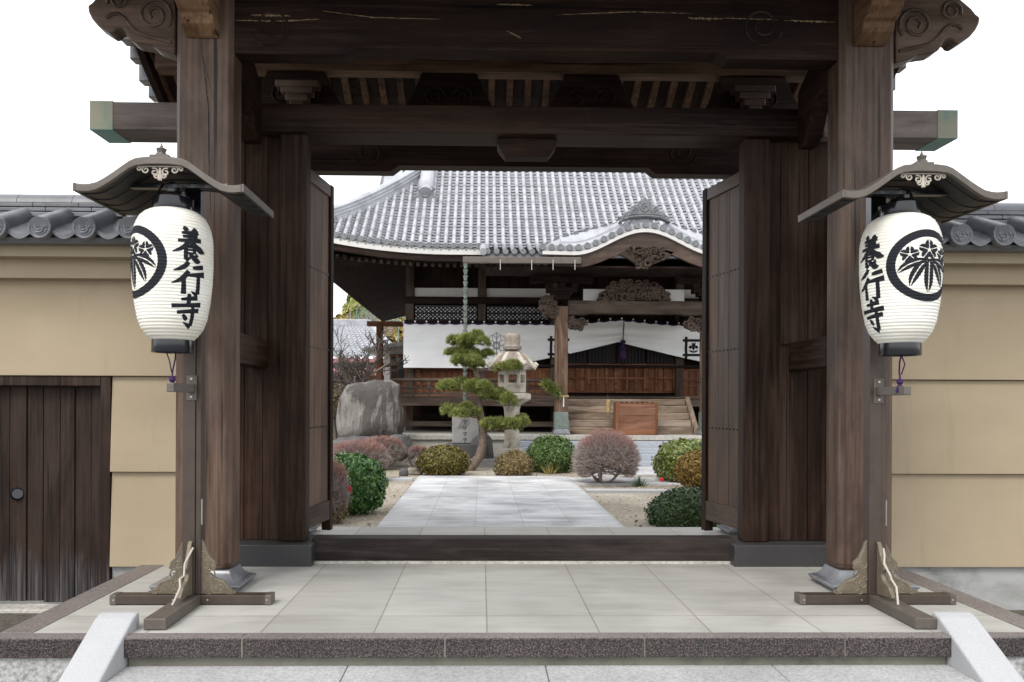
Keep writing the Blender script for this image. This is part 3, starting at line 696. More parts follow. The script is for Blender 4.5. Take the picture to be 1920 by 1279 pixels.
# ================================================================== LANTERN STANDS
Y0 = 4.73; XS0, XS1 = PX(363, Y0, 900), PX(1641, Y0, 900)
def make_stand():
    t = thing('lantern_stand', 'brown steel lantern stand with small curved roof in front of the left gate pillar', 'lantern stand', (0, 0, 0), 'lantern stands')
    m = MB().box(-.445, .445, -.042, .042, .006, .058); fb = obj('foot_bar', m, M_bronze, t, bevel=.003)
    for s in (-1, 1):
        obj('end_cap', MB().box(*sorted((s*.432, s*.47)), -.045, .045, .003, .061), M_bronzel, fb, bevel=.004)
        for x in (.10, .445): obj('bolt', MB().lathe([(.007, -.004), (.007, .002), (.003, .006)], (0, 0, 0), 8) if 0 else MB().box(s*x-.005, s*x+.005, -.049, -.041, .026, .036), M_screw, fb, bevel=.002)
    obj('foot_bar', MB().box(-.058, .058, -.555, -.045, .004, .062).box(-.058, .058, .045, .26, .004, .062), M_bronzel, t, bevel=.004)
    po = obj('post', MB().box(-.052, .020, -.035, .045, .058, 2.20).box(.022, .052, -.028, .045, .058, 2.20), M_bronze, t, bevel=.003)
    obj('post', MB().box(-.045, .045, -.03, .04, 2.2, 2.44), M_black, t, bevel=.003)
    oc = [(1130, 475), (1150, 492), (1165, 530), (1185, 572), (1212, 596), (1218, 612), (1205, 628), (1184, 640), (1182, 656), (1205, 682), (1262, 706), (1292, 738), (1300, 755), (1325, 778)]
    prof = [((x/3-363)*.00315, .06+(778-y)/3*.00315) for x, y in oc]
    def curls(fn, m):
        for cx, cz, r, d in ((.075, .235, .035, 1), (.10, .175, .03, -1), (.075, .12, .03, 1), (.16, .10, .032, -1), (.09, .075, .022, 1), (.21, .078, .022, 1), (.05, .29, .02, -1), (.12, .135, .018, 1), (.07, .195, .018, -1), (.13, .085, .014, -1), (.18, .085, .014, 1), (.115, .215, .014, -1), (.06, .085, .014, -1), (.055, .155, .016, 1), (.24, .072, .010, 1)):
            m.tube([fn(cx+.008+x_, cz+z_) for x_, _, z_ in spiral(0, 0, 0, r, 1.3, d, 0, R(120), 26)], .0045, 5)
        m.tube([fn(x*.93+.004, z*.95) for x, z in prof[1:]], .004, 5)
    for s in (-1, 1):
        p = obj('stay_panel', MB().prism([(.0, .06)]+[(0, prof[0][1])]+prof if 0 else [(s*x, z) for x, z in [(.05, .06), (.05, prof[0][1]+.004)]+prof[1:]], 'y', -.012, .012), M_relief, t, bevel=.003)
        m = MB(); curls(lambda x, z: (s*x, -.0105, z), m); obj('relief', m, M_relief, p, smooth=True)
        p = obj('stay_panel', MB().prism([(s*x*(1 if s < 0 else .75), z) for x, z in [(.046, .064), (.046, prof[0][1])]+prof[1:-1]], 'x', -.012, .012), M_relief, t, bevel=.003)
    obj('cable', MB().tube([(.02, -.06, .34), (.012, -.09, .31), (-.005, -.12, .26), (.008, -.17, .20), (-.004, -.20, .19), (.01, -.23, .15), (-.004, -.27, .09), (-.012, -.29, .064)], .006, 7), M_cable, t, smooth=True)
    obj('conduit', MB().tube([(.055, -.02, .62), (.055, -.02, .47)], .006, 7), M_screw, t)
    a = obj('cord_bracket', MB().box(-.02, .02, -.36, -.037, 1.245, 1.295), M_bronzel, t, bevel=.004)
    pl = obj('bracket_plate', MB().box(-.03, .03, -.040, -.036, 1.20, 1.345), M_bronzel, a, bevel=.002)
    for z in (1.22, 1.325): obj('bolt', MB().box(-.007, .007, -.046, -.041, z-.007, z+.007), M_screw, a, bevel=.002)
    # roof
    half = [(0, 0), (.06, -.001), (.117, -.008), (.15, -.022), (.183, -.045), (.248, -.092), (.29, -.119), (.323, -.137), (.36, -.146), (.389, -.148), (.431, -.144)]
    top = [(-x, z) for x, z in half[::-1]]+half[1:]; ZT = PZ(293, 4.2, 295)
    def shell(off, th): return [(x, ZT+z-off) for x, z in top]+[(x, ZT+z-off-th) for x, z in top[::-1]]
    m = MB(); n = 9
    for i in range(n):
        a_, b_ = -.50+.57*i/n, -.50+.57*(i+1)/n; m.prism(shell(.004+.003*(i % 2), .022+.003*(i % 2)), 'y', a_+.0005, b_-.0005)
    rf = obj('roof', m, M_roofboard, t)
    obj('roof_cover', MB().prism(shell(.0, .0035), 'y', -.528, .07), M_bronzel, rf)
    obj('front_rim', MB().prism(shell(.0036, .036), 'y', -.53, -.501), M_bronzel, rf, bevel=.003)
    for s in (-1, 1): obj('side_rim', MB().box(*sorted((s*.4315, s*.446)), -.53, .07, ZT-.184, ZT-.141), M_bronzel, rf, bevel=.003)
    m = MB().box(-.05, .05, -.525, .09, ZT-.002, ZT+.012).lathe([(.034, .012), (.034, .022), (.022, .028), (.030, .05), (.012, .056), (.010, .06), (.0, .085)], (0, -.49, ZT), 6)
    obj('finial', m, M_bronzel, rf, bevel=.002)
    m = MB(); cz = ZT-.065
    for s in (-1, 1):
        for cx, dz, r, d in ((.03, -.012, .022, 1), (.075, .0, .02, -1), (.112, .006, .014, 1), (.018, -.032, .014, -1)):
            m.tube([(s*(cx+x_), -.507, cz+dz+z_) for x_, _, z_ in spiral(0, 0, 0, r, 1.2, d, 0, R(60), 22)], .0045, 5)
    m.tube([(-.14, -.507, cz+.018), (.14, -.507, cz+.018)], .004, 5).tube([(0, -.507, cz+.01), (0, -.507, cz-.055)], [.006, .012], 5)
    obj('filigree', m, M_cream, rf, smooth=True)
    obj('hanger', MB().box(-.30, .30, -.34, -.29, ZT-.115, ZT-.09).box(-.022, .022, -.36, .0, ZT-.14, ZT-.116).box(-.28, -.25, -.33, -.30, ZT-.1, ZT-.095), M_black, t, bevel=.003)
    return t
stand = make_stand(); s2 = copy_tree(stand)
stand.location = (XS0, Y0, .0); s2.location = (XS1, Y0, .0)
s2['label'] = 'brown steel lantern stand with small curved roof in front of the right gate pillar'

# ---- paper lanterns
ZB, ZTOP = PZ(640, 4.43, 323), PZ(395, 4.43, 323); HL = ZTOP-ZB; kpx = HL/245
LP = [((640-y)*kpx, r*.925) for y, r in ((640, .108), (636, .126), (630, .145), (617, .174), (600, .194), (567, .2125), (533, .2235), (500, .2285), (467, .2285), (448, .226), (433, .217), (420, .203), (410, .186), (402, .160), (397, .13), (395, .108))]
def lrad(z):
    zs, rs = zip(*LP); b = float(np.interp(z, zs, rs)); p = HL/41
    return b+.0032*abs(math.sin(PI*z/p))-.0016
def make_lantern(label, crest_at):
    t = thing('paper_lantern', label, 'paper lantern', (0, 0, 0), 'white paper lanterns')
    n = 41*5; m = MB().lathe([(lrad(HL*i/n), HL*i/n) for i in range(n+1)], (0, 0, 0), 72, 0, False)
    body = obj('paper_body', m, M_paper, t, smooth=True, ang=80)
    obj('top_ring', MB().lathe([(.106, -.006), (.108, .0), (.108, .062), (.10, .066), (.09, .066), (.09, .02)], (0, 0, HL), 48), M_black, t, smooth=True)
    obj('bottom_ring', MB().lathe([(.088, -.02), (.09, -.062), (.108, -.064), (.110, -.058), (.108, .006), (.1, .008)], (0, 0, 0), 48), M_black, t, smooth=True)
    obj('hanging_wire', MB().tube([(0, -.1, HL+.05), (0, -.06, HL+.13), (0, 0, HL+.155), (0, .06, HL+.13), (0, .1, HL+.05)], .006, 6), M_black, t, smooth=True)
    kc = (.0)
    for a0 in (0,):
        for zc, K in zip((437, 500, 557), KANJI):
            hh = {437: 62, 500: 60, 557: 60}[zc]*kpx; z1 = (640-zc)*kpx; ww = .178; m = MB()
            fn = lambda u, v: (lambda z, ph: ((lrad(z)+.0013)*math.cos(ph), (lrad(z)+.0013)*math.sin(ph), z))(z1-hh*(1-v), a0+(u-.5)*ww/.209)
            for st_ in K: add_rib(m, rib2d(st_, 4, .018, 1.3), fn)
            obj('lettering', m, M_ink, body, smooth=True)
    for a0 in (crest_at,):
        zc = (640-500)*kpx; m = MB()
        fn = lambda u, v: (lambda z, ph: ((lrad(z)+.0013)*math.cos(ph), (lrad(z)+.0013)*math.sin(ph), z))(zc+v*.196, a0+u*.222/.209)
        for kind, st_ in crest_strokes(): add_rib(m, rib2d(st_, 8 if kind == 'ring' else 4, .02), fn)
        obj('crest', m, M_ink, body, smooth=True)
    m = MB().tube([(.0, .02, -.03), (.012, .01, -.10), (.004, 0, -.16), (-.004, 0, -.20)], .0045, 6).tube([(-.03, -.02, -.06), (-.035, 0, -.11), (-.01, 0, -.17)], .0035, 6)
    m.lathe([(.004, -.19), (.016, -.20), (.018, -.215), (.010, -.225), (.02, -.25), (.023, -.27), (.0, -.272)], (0, 0, 0), 10)
    obj('tassel', m, M_purple, t, smooth=True)
    return t
def lang(px, rel):   # absolute heading of a face seen rel degrees right of straight on
    x = PX(px, 4.43, 520); return math.atan2(-4.43, -x)+R(rel)
la = make_lantern('white paper lantern hanging on the left stand, its lettering right of the ring crest', R(-92))
lb_ = make_lantern('white paper lantern hanging on the right stand, its lettering left of the ring crest', R(87))
la.location = (PX(324, 4.43, 520), 4.43, ZB); la.rotation_euler.z = lang(324, 24)
lb_.location = (PX(1688, 4.44, 520), 4.44, PZ(646, 4.44, 1688)); lb_.rotation_euler.z = lang(1688, -46)

# ================================================================== MAIN HALL
XH = 3.4; YE = 17.7; YW = 20.0
hall = thing('temple_hall', 'large temple hall with grey tiled roof and curved porch gable seen through the gate', 'temple', (XH, 24, GZ))
HW = lambda a: wood('hall', a)
def zroof(d):
    if d < 0: return 4.62+.34*d+.04*d*d
    if d <= 4.5: return 4.62+.80*d+.04*d*d
    return 4.62+.80*4.5+.04*20.25+1.16*(d-4.5)
def lift(x, d): return .40*max(0, (abs(x-XH)-4.1)/3.4)**2*max(0, 1-max(d, 0)/3.2)
DR = 6.9; XE = 7.5; XG = 5.75         # ridge depth, half width at the eaves, half width of the gable part
def roof_columns(x0, x1, pitch, d0, dlim, dmax, courses):
    """round tile rows and stepped pan tiles over a strip of roof, following its slope"""
    V, Fq, Fp = [], [], []; n = int(round((x1-x0)/pitch))
    rnd = [(-.5, .0), (-.27, .0), (-.265, .03), (-.19, .078), (-.08, .098), (.08, .098), (.19, .078), (.265, .03), (.27, .0), (.5, .0)]
    m = len(rnd)
    for c in range(n):
        xc = x0+pitch*(c+.5); lim = min(dmax, dlim(xc)); jx = RNG.normal()*.004
        if lim-d0 < .1: continue
        def row(d, us, extra=0.):
            b_ = len(V)
            for u, h in us: V.append((xc+jx+u*pitch, YE+d, zroof(d)+lift(xc, d)+h+extra))
            return b_
        k = max(4, int((lim-d0)/.30)); pb = None     # round tiles, one every 30 cm with a slight lip
        for j in range(k):
            a_, b2 = d0+(lim-d0)*j/k, d0+(lim-d0)*(j+1)/k
            q0, q1 = row(a_, rnd[1:-1], .005), row(b2, rnd[1:-1], -.003)
            for i in range(m-3): Fq.append((q0+i, q0+i+1, q1+i+1, q1+i))
        k = int((lim-d0)/courses)+1; pb = None
        for j in range(k):
            a_, b2 = d0+courses*j, min(d0+courses*(j+1), lim); e_ = RNG.normal()*.004
            for us in ([(-.52, -.012), (-.26, .0)], [(.26, .0), (.52, -.012)]):
                q0, q1 = row(a_-(.014 if j else 0), us, .024+e_), row(b2, us, -.010)
                Fp.append((q0, q0+1, q1+1, q1))
    return np.array(V), np.array(Fq), np.array(Fp)
PT = .186
dl_main = lambda x: DR if abs(x-XH) < XG else XE-abs(x-XH)
m = roof_columns(XH-XE+.02, XH+XE-.02, PT, 0, dl_main, DR, .105)
roof = obj('roof', (m[0], m[1]), M_tile, hall)
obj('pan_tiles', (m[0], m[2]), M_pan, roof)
def deck(x0, x1, d0, fn, par):
    m = MB(); nx = 60
    m.grid(lambda u, v: (lambda x: (lambda d: (x, YE+d, zroof(d)+lift(x, d)-.028))(d0+(fn(x)-d0)*v))(x0+(x1-x0)*u), nx, 24)
    return obj('roof_deck', m, M_pan, par)
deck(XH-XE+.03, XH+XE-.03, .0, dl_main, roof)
# eave round ends, eave board
mes = {-1: MB(), 1: MB()}; n = int(round((2*XE-.04)/PT))
for c in range(n):
    x = XH-XE+.02+PT*(c+.5)
    if .05 < x < 6.75: continue
    z = zroof(0)+lift(x, 0)+.025; me = mes[-1 if x < XH else 1]; me.prism([(x+.062*math.cos(2*PI*k/14), z+.062*math.sin(2*PI*k/14)) for k in range(14)], 'y', YE-.035, YE+.03)
    for k in (-1, 1): me.grid(lambda u, v: (x+k*(.055+.038*u), YE-.02, z-.05-.05*math.sin(PI*u*.5)+.03*v), 3, 1)
for me in mes.values(): obj('eave_tile', me, M_tiled, roof)
def eave_strip(y0, y1, dz0, dz1, xa, xb, mat, name, par):
    m = MB(); n = 40
    m.loft([[(x, y0, zroof(0)+lift(x, 0)+dz0), (x, y1, zroof(0)+lift(x, 0)+dz0), (x, y1, zroof(0)+lift(x, 0)+dz1), (x, y0, zroof(0)+lift(x, 0)+dz1)] for x in [xa+(xb-xa)*i/n for i in range(n+1)]])
    return obj(name, m, mat, par)
eave_strip(YE-.01, YE+.14, -.16, -.034, XH-XE, XH+XE, M_whiteedge, 'eave_edge', roof)
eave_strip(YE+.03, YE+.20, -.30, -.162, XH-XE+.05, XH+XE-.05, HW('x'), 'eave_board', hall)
# left, right and rear slopes
for s in (-1, 1):
    def fs(u, v):
        y = YE+2*DR*u; d = v*2.3
        lim = min(1.75, y-YE, YE+2*DR-y); dd = min(d, max(lim, 0))
        return (XH+s*(XE-dd), y, zroof(dd)+.40*max(0, (abs(y-YE-DR)-3.6)/3.3)**2*max(0, 1-dd/3.2))
    obj('side_roof', MB().grid(fs, 80, 6), M_tile, hall)
    obj('gable_wall', MB().prism([(YE+1.8, zroof(1.7)), (YE+2*DR-1.8, zroof(1.7)), (YE+DR, zroof(DR)-.25)], 'x', *sorted((XH+s*(XG-.35), XH+s*(XG-.45)))), HW('z'), hall)
    # verge band of the gable
    pts = [(XH+s*(XG-.1), YE+d, zroof(d)+.05) for d in np.linspace(1.9, DR, 16)]
    mm = MB().sweep(pts, [(-.22, -.10), (.22, -.10), (.22, .05), (-.22, .05)]); obj('verge_tile', mm, M_tile, roof)
obj('rear_roof', MB().grid(lambda u, v: (XH+(2*u-1)*max(XG-.1, XE-v*DR), YE+2*DR-v*DR, zroof(v*DR)), 20, 12), M_tile, hall)
obj('ridge', MB().box(XH-XG-.1, XH+XG+.1, YE+DR-.25, YE+DR+.25, zroof(DR)-.1, zroof(DR)+.75), M_tile, roof, bevel=.03)
# hip ridges, descending ridges
RP = [(-.15, -.1), (-.15, .05), (-.17, .05), (-.17, .075), (-.14, .08), (-.14, .12), (-.16, .12), (-.16, .145), (-.13, .15), (-.13, .19), (-.15, .19), (-.15, .21), (-.09, .26), (0, .285), (.09, .26), (.15, .21), (.15, .19), (.13, .19), (.13, .15), (.16, .145), (.16, .12), (.14, .12), (.14, .08), (.17, .075), (.17, .05), (.15, .05), (.15, -.1)]
for s in (-1, 1):
    hp = [(XH+s*(XE-t), YE+t, zroof(t)+lift(XH+s*(XE-t), t)+.02) for t in np.linspace(.62, 2.62, 16)]
    hr = obj('hip_ridge', MB().sweep(hp, RP), M_tile, roof)
    hp = [(XH+s*(XE-t), YE+t, zroof(t)+lift(XH+s*(XE-t), t)-.0) for t in np.linspace(-.08, .72, 8)]
    obj('hip_ridge', MB().sweep(hp, [(a*.8, b*.62) for a, b in RP]), M_tile, roof)
    dpts = [(XH+s*(XE-2.72), YE+d, zroof(d)+.0) for d in np.linspace(1.72, DR, 20)]
    dr = obj('descending_ridge', MB().sweep(dpts, [(a*1.05, b*1.2) for a, b in RP]), M_tile, roof)
    for c, sc_, nm, par in ((Vector((dpts[0][0], dpts[0][1]-.06, dpts[0][2]+.05)), 1., 'demon_tile', dr), (Vector((XH+s*(XE-.62), YE+.58, zroof(.6)+.3)), .55, 'demon_tile', hr)):
        mm = MB(); pr = [(-.28, -.14), (-.30, -.02), (-.2, .03), (-.17, .13), (-.24, .2), (-.14, .25), (-.07, .23), (0, .30), (.07, .23), (.14, .25), (.24, .2), (.17, .13), (.2, .03), (.30, -.02), (.28, -.14)]
        mm.prism([(c.x+a*sc_, c.z+b*sc_) for a, b in pr], 'y', c.y-.05, c.y+.08)
        o = obj(nm, mm, M_tiled, par, bevel=.012)
        mm = MB().tube([(c.x+.1*sc_*math.cos(2*PI*k/20), c.y-.055, c.z+.08*sc_+.1*sc_*math.sin(2*PI*k/20)) for k in range(21)], .018*sc_, 6)
        obj('relief', mm, M_tiled, o)
# soffit, rafters
obj('soffit', MB().loft([[(XH-XE+.1, YE+.16, 4.42), (XH+XE-.1, YE+.16, 4.42)], [(XH-XE+.1+1.9, YW, 4.98), (XH+XE-2.0, YW, 4.98)]], False, False)
    .loft([[(XH-XE+.08, YE+.1, 4.45), (XH-XE+.08, YE+2*DR-.1, 4.45)], [(XH-XE+2.2, YW, 4.98), (XH-XE+2.2, YE+2*DR-2, 4.98)]], False, False)
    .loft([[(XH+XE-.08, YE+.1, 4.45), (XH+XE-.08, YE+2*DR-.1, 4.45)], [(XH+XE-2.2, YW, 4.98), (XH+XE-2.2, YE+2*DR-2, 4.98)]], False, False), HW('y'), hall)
mm = MB(); x = XH-XE+.3
while x < XH+XE-.3:
    dz = lift(x, 0)*.8; mm.add([(x, YE+.30, 4.23+dz), (x+.075, YE+.30, 4.23+dz), (x+.075, YE+.30, 4.32+dz), (x, YE+.30, 4.32+dz), (x, YW, 4.78), (x+.075, YW, 4.78), (x+.075, YW, 4.87), (x, YW, 4.87)],
           [(0, 3, 2, 1), (4, 5, 6, 7), (0, 1, 5, 4), (1, 2, 6, 5), (2, 3, 7, 6), (3, 0, 4, 7)]); x += .165
obj('rafters', mm, wood('rail', 'y'), hall)
mm = MB(); y = YE+.4
while y < YE+2*DR-.4:
    x = XH-XE+.22; mm.add([(x, y, 4.28), (x, y+.075, 4.28), (x, y+.075, 4.37), (x, y, 4.37), (x+2, y, 4.80), (x+2, y+.075, 4.80), (x+2, y+.075, 4.89), (x+2, y, 4.89)],
           [(0, 3, 2, 1), (4, 5, 6, 7), (0, 1, 5, 4), (1, 2, 6, 5), (2, 3, 7, 6), (3, 0, 4, 7)]); y += .165
obj('rafters', mm, HW('x'), hall)
obj('hip_rafter', MB().sweep([(XH-XE+.12, YE+.16, 4.42), (XH-XE+2.05, YW, 4.80)], [(-.09, -.1), (.09, -.1), (.09, .1), (-.09, .1)]), HW('y'), hall)

# porch roof, gutter, curved gable
XPa, XPb = PX(906, 16.65, 470), 2*XH-PX(906, 16.65, 470)
pr_ = roof_columns(XPa, XPb, PT, -1.08, lambda x: .05, .05, .105)
porch = obj('porch_roof', (pr_[0], pr_[1]), M_tile, hall)
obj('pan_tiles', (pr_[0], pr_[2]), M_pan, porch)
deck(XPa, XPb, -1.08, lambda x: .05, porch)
mes = {-1: MB(), 1: MB()}; n = int(round((XPb-XPa)/PT)); zpe = zroof(-1.08)
for c in range(n):
    x = XPa+PT*(c+.5)
    if abs(x-XH) < 1.75: continue
    me = mes[-1 if x < XH else 1]; me.prism([(x+.062*math.cos(2*PI*k/14), zpe+.03+.062*math.sin(2*PI*k/14)) for k in range(14)], 'y', YE-1.12, YE-1.05)
    for k in (-1, 1): me.grid(lambda u, v: (x+k*(.055+.038*u), YE-1.10, zpe-.045-.05*math.sin(PI*u*.5)+.03*v), 3, 1)
for me in mes.values(): obj('eave_tile', me, M_tiled, porch)
obj('eave_edge', MB().box(XPa, XPb, YE-1.07, YE-.95, zpe-.075, zpe-.005), M_tiled, porch)
for s in (-1, 1):
    xx = XPa if s < 0 else XPb
    pts = [(xx, YE+d, zroof(d)+.03) for d in np.linspace(-1.15, -.15, 10)]; obj('verge_tile', MB().tube(pts, .075, 10), M_tile, porch, smooth=True)
obj('porch_soffit', MB().box(XPa+.06, XPb-.06, YE-1.0, YE+.2, 4.02, 4.06), HW('y'), hall)
YG = 16.55; WG = 1.5; HGB = .49
def gab(x):
    t = min(1, abs(x-XH)/WG); return HGB*(1+math.cos(PI*t))/2+.03*max(0, abs(x-XH)/WG-1)
zg0 = PZ(479, YG, 1090)
xs_g = list(np.linspace(XH-2.15, XH+2.15, 61))
def gband(dz0, dz1, y0, y1, name, mat, par, xs=xs_g):
    return obj(name, MB().loft([[(x, y0, zg0+gab(x)+dz0), (x, y1, zg0+gab(x)+dz0), (x, y1, zg0+gab(x)+dz1), (x, y0, zg0+gab(x)+dz1)] for x in xs]), mat, par)
gable = gband(.085, .20, YG-.02, YE+.9, 'curved_gable_roof', M_tile, hall)
gband(.0, .075, YG-.04, YG+.20, 'gable_edge', M_whiteedge, gable)
bb = [x for x in xs_g if abs(x-XH) < 2.0]
obj('bargeboard', MB().loft([[(x, YG+.02, zg0+gab(x)-.22-.10*abs(math.cos(PI*min(1, abs(x-XH)/1.6)/2))), (x, YG+.12, zg0+gab(x)-.22-.10*abs(math.cos(PI*min(1, abs(x-XH)/1.6)/2))), (x, YG+.12, zg0+gab(x)-.004), (x, YG+.02, zg0+gab(x)-.004)] for x in bb]), GW('x'), gable)
mm = MB(); s_ = 0; L_ = []
for a, b in zip(xs_g[:-1], xs_g[1:]):
    L_.append((a, s_)); s_ += math.hypot(b-a, gab(b)-gab(a))
L_.append((xs_g[-1], s_)); nn = int(s_/.182)
for i in range(nn+1):
    xx = float(np.interp(i*s_/nn, [q[1] for q in L_], [q[0] for q in L_])); z = zg0+gab(xx)+.155
    mm.prism([(xx+.066*math.cos(2*PI*k/16), z+.066*math.sin(2*PI*k/16)) for k in range(16)], 'y', YG-.06, YG+.02)
    mm.tube([(xx, YG+.02, z+.02), (xx, YE+.6, z+.02)], .055, 8)
obj('eave_tile', mm, M_tiled, gable, smooth=True)
for s in (-1, 1):    # pale side ridges climbing to the top tile
    pts = [(XH+s*x, YG+.30, zg0+gab(XH+x)+.20+.02) for x in np.linspace(.42, 1.75, 14)]
    obj('gable_ridge', MB().sweep(pts, [(-.14, -.05), (.14, -.05), (.14, .10), (.06, .17), (-.06, .17), (-.14, .10)]), M_whiteedge if 0 else M_tile, gable)
pts = [(XH, y, zg0+HGB+.30) for y in (YG+.15, YG+.8, YG+2.2)]
obj('gable_ridge', MB().sweep(pts, [(a*1.3, b*1.1) for a, b in RP]), M_tile, gable)
# flank of the curved gable rising from its front edge, with a row of small end tiles on top
for s in (-1, 1):
    fx = [XH+s*x for x in np.linspace(.45, 2.1, 24)]
    wf = lambda x: .36*math.sin(PI*min(1, max(0, (2.15-abs(x-XH))/1.9)))**.8
    obj('gable_flank', MB().loft([[(x, YG+.04, zg0+gab(x)+.205), (x, YG+.55, zg0+gab(x)+.21+wf(x)), (x, YG+.60, zg0+gab(x)+.12+wf(x)), (x, YG+.2, zg0+gab(x)+.15)] for x in fx]), M_tile, gable, smooth=True)
    for x in np.linspace(.55, 2.0, 8):
        xx = XH+s*x; zz = zg0+gab(xx)+.22+wf(xx); obj('ridge_end_tile', MB().tube([(xx, YG+.52, zz), (xx, YG+1.0, zz+.05)], .05, 8), M_tiled, gable, smooth=True)
# crowning tile
zc_ = zg0+HGB+.22; k = .55
mm = MB().prism([(XH+a*k, zc_+b*k) for a, b in [(-1.0, .0), (-.92, .12), (-1.02, .22), (-.8, .25), (-.72, .40), (-.55, .42), (-.52, .62), (-.40, .66), (-.26, .58), (-.24, .80), (-.12, .86), (0, .98), (.12, .86), (.24, .80), (.26, .58), (.40, .66), (.52, .62), (.55, .42), (.72, .40), (.8, .25), (1.02, .22), (.92, .12), (1.0, .0), (.6, .14), (0, .2), (-.6, .14)]], 'y', YG+.04, YG+.20)
o = obj('demon_tile', mm, M_tiled, gable, bevel=.014)
mm = MB()
for a, b, r, d in ((0, .55, .16, 1), (-.42, .42, .13, -1), (.42, .42, .13, 1), (-.75, .22, .1, -1), (.75, .22, .1, 1)): mm.tube(spiral(XH+a*k, zc_+b*k, YG+.035, r*k*1.2, 1.4, d, 0, R(90), 30), .016, 6)
for dz in (.24, .33): mm.tube([(XH+x*k, YG+.035, zc_+(dz-.14*x*x)*k) for x in np.linspace(-.85, .85, 14)], .012, 6)
obj('relief', mm, M_tiled, o, smooth=True)
def carve(name, poly, y, n, mat, par, depth=.10, seed=3, r=(.05, .12)):
    """openwork carving: a backing board of the given outline covered with curling strands"""
    rg = random.Random(seed); m = MB().prism(poly, 'y', y, y+depth)
    xs_, zs_ = [p[0] for p in poly], [p[1] for p in poly]
    def inside(x, z):
        c = False
        for i in range(len(poly)):
            (x1, z1), (x2, z2) = poly[i], poly[i-1]
            if (z1 > z) != (z2 > z) and x < (x2-x1)*(z-z1)/(z2-z1)+x1: c = not c
        return c
    k = 0; tries = 0
    while k < n and tries < n*20:
        tries += 1; x, z = rg.uniform(min(xs_), max(xs_)), rg.uniform(min(zs_), max(zs_))
        if not inside(x, z): continue
        rr = rg.uniform(*r); yy = y-rg.uniform(0, .05)
        p = spiral(x, z, 0, rr, rg.uniform(.7, 1.4), rg.choice((-1, 1)), 0, rg.uniform(0, 6.28), 18)
        m.tube([(a, yy-.03*math.sin(i/6), b) for i, (a, _, b) in enumerate(p)], [.012+.016*(1-i/18) for i in range(19)], 6); k += 1
    return obj(name, m, mat, par, smooth=True)
pp = lambda L, Y: [(p.x, p.z) for p in (P(a, b, Y) for a, b in L)]
carve('gable_pendant', pp([(1160, 477), (1178, 487), (1192, 497), (1207, 503), (1225, 496), (1248, 487), (1262, 474), (1235, 468), (1208, 465), (1182, 468)], YG+.1), YG+.02, 26, wood('rail', 'x'), hall, .10, 5, (.05, .11))
YPo = 17.7
# gutter and porch structure
gt = obj('gutter', MB().box(PX(868, 16.55, 485), PX(1089, 16.55, 485), 16.48, 16.60, PZ(494, 16.5, 980), PZ(482, 16.5, 980)), M_bronzel, hall, bevel=.01)
for px in (938, 997, 1037, 1078): obj('gutter_hook', MB().tube([P(px, 487, 16.46), P(px, 506, 16.46)], .008, 6), M_screw, gt)
zP0 = PZ(775, YPo, 1052); zP1 = PZ(575, YPo, 1052); xpl = PX(1052, YPo, 700); pw = .14
for s in (-1, 1):
    x = xpl if s < 0 else 2*XH-xpl
    p = obj('porch_pillar', MB().box(x-pw, x+pw, YPo-pw, YPo+pw, zP0-.05, zP1), wood('pillar', 'z'), hall, bevel=.025)
    obj('metal_shoe', MB().box(x-pw-.012, x+pw+.012, YPo-pw-.012, YPo+pw+.012, .60, zP0+.03), M_chain, p, bevel=.01)
    obj('base_stone', MB().lathe([(.27, .0), (.27, .05), (.24, .075), (.215, .13)], (x, YPo, .47), 4, PI/4), M_soban, p, bevel=.008)
    zz = PZ(578, YPo, 1052)
    carve('carved_nose', [(x+s*a, z) for a, z in ((.10, zz-.20), (.30, zz-.20), (.42, zz-.12), (.50, zz-.02), (.49, zz+.12), (.40, zz+.22), (.22, zz+.20), (.10, zz+.14))], YPo-.10, 26, wood('rail', 'x'), hall, .22, 8, (.04, .09))
    carve('carved_bracket', [(x-s*a, z) for a, z in ((.145, zz-.24), (.40, zz-.24), (.55, zz-.30), (.50, zz-.42), (.38, zz-.47), (.20, zz-.47), (.145, zz-.40))], YPo-.07, 16, wood('rail', 'x'), hall, .16, 9, (.04, .08))
    # stacked bearing blocks above the pillar
    m = MB(); zt = PZ(563, YPo, 1052)
    for hw, a, b in ((.17, 0, .10), (.24, .10, .17), (.34, .17, .27)): m.box(x-hw, x+hw, YPo-.15, YPo+.15, zt+a, zt+b)
    for dx in (-.28, 0, .28): m.box(x+dx-.075, x+dx+.075, YPo-.16, YPo+.12, zt+.275, zt+.38)
    m.box(x-.7, x+.7, YPo-.1, YPo+.1, zt+.385, zt+.50); obj('bracket_set', m, HW('x'), hall, bevel=.012)
zb0, zb1 = PZ(592, YPo, 1190), PZ(565, YPo, 1190)
kb_ = obj('porch_beam', MB().prism([(xpl+.145, zb0), (xpl+.5, zb0), (xpl+.65, zb0+.03), (2*XH-xpl-.65, zb0+.03), (2*XH-xpl-.5, zb0), (2*XH-xpl-.145, zb0), (2*XH-xpl-.145, zb1), (xpl+.145, zb1)], 'y', YPo-.11, YPo+.11), wood('rail', 'x'), hall, bevel=.02)
carve('dragon_carving', pp([(1118, 563), (1128, 548), (1142, 540), (1150, 530), (1172, 526), (1190, 533), (1206, 528), (1222, 535), (1238, 545), (1250, 552), (1258, 563)], YPo), YPo-.06, 70, wood('rail', 'x'), kb_, .12, 4, (.05, .12))
obj('white_panel', MB().box(xpl+.5, 2*XH-xpl-.5, YPo+.10, YPo+.12, zb1+.002, zb1+.28), M_wallpanel, hall)
obj('gable_beam', MB().box(xpl-.3, 2*XH-xpl+.3, YPo-.13, YPo+.13, zb1+.62, zb1+.84), HW('x'), hall, bevel=.02)
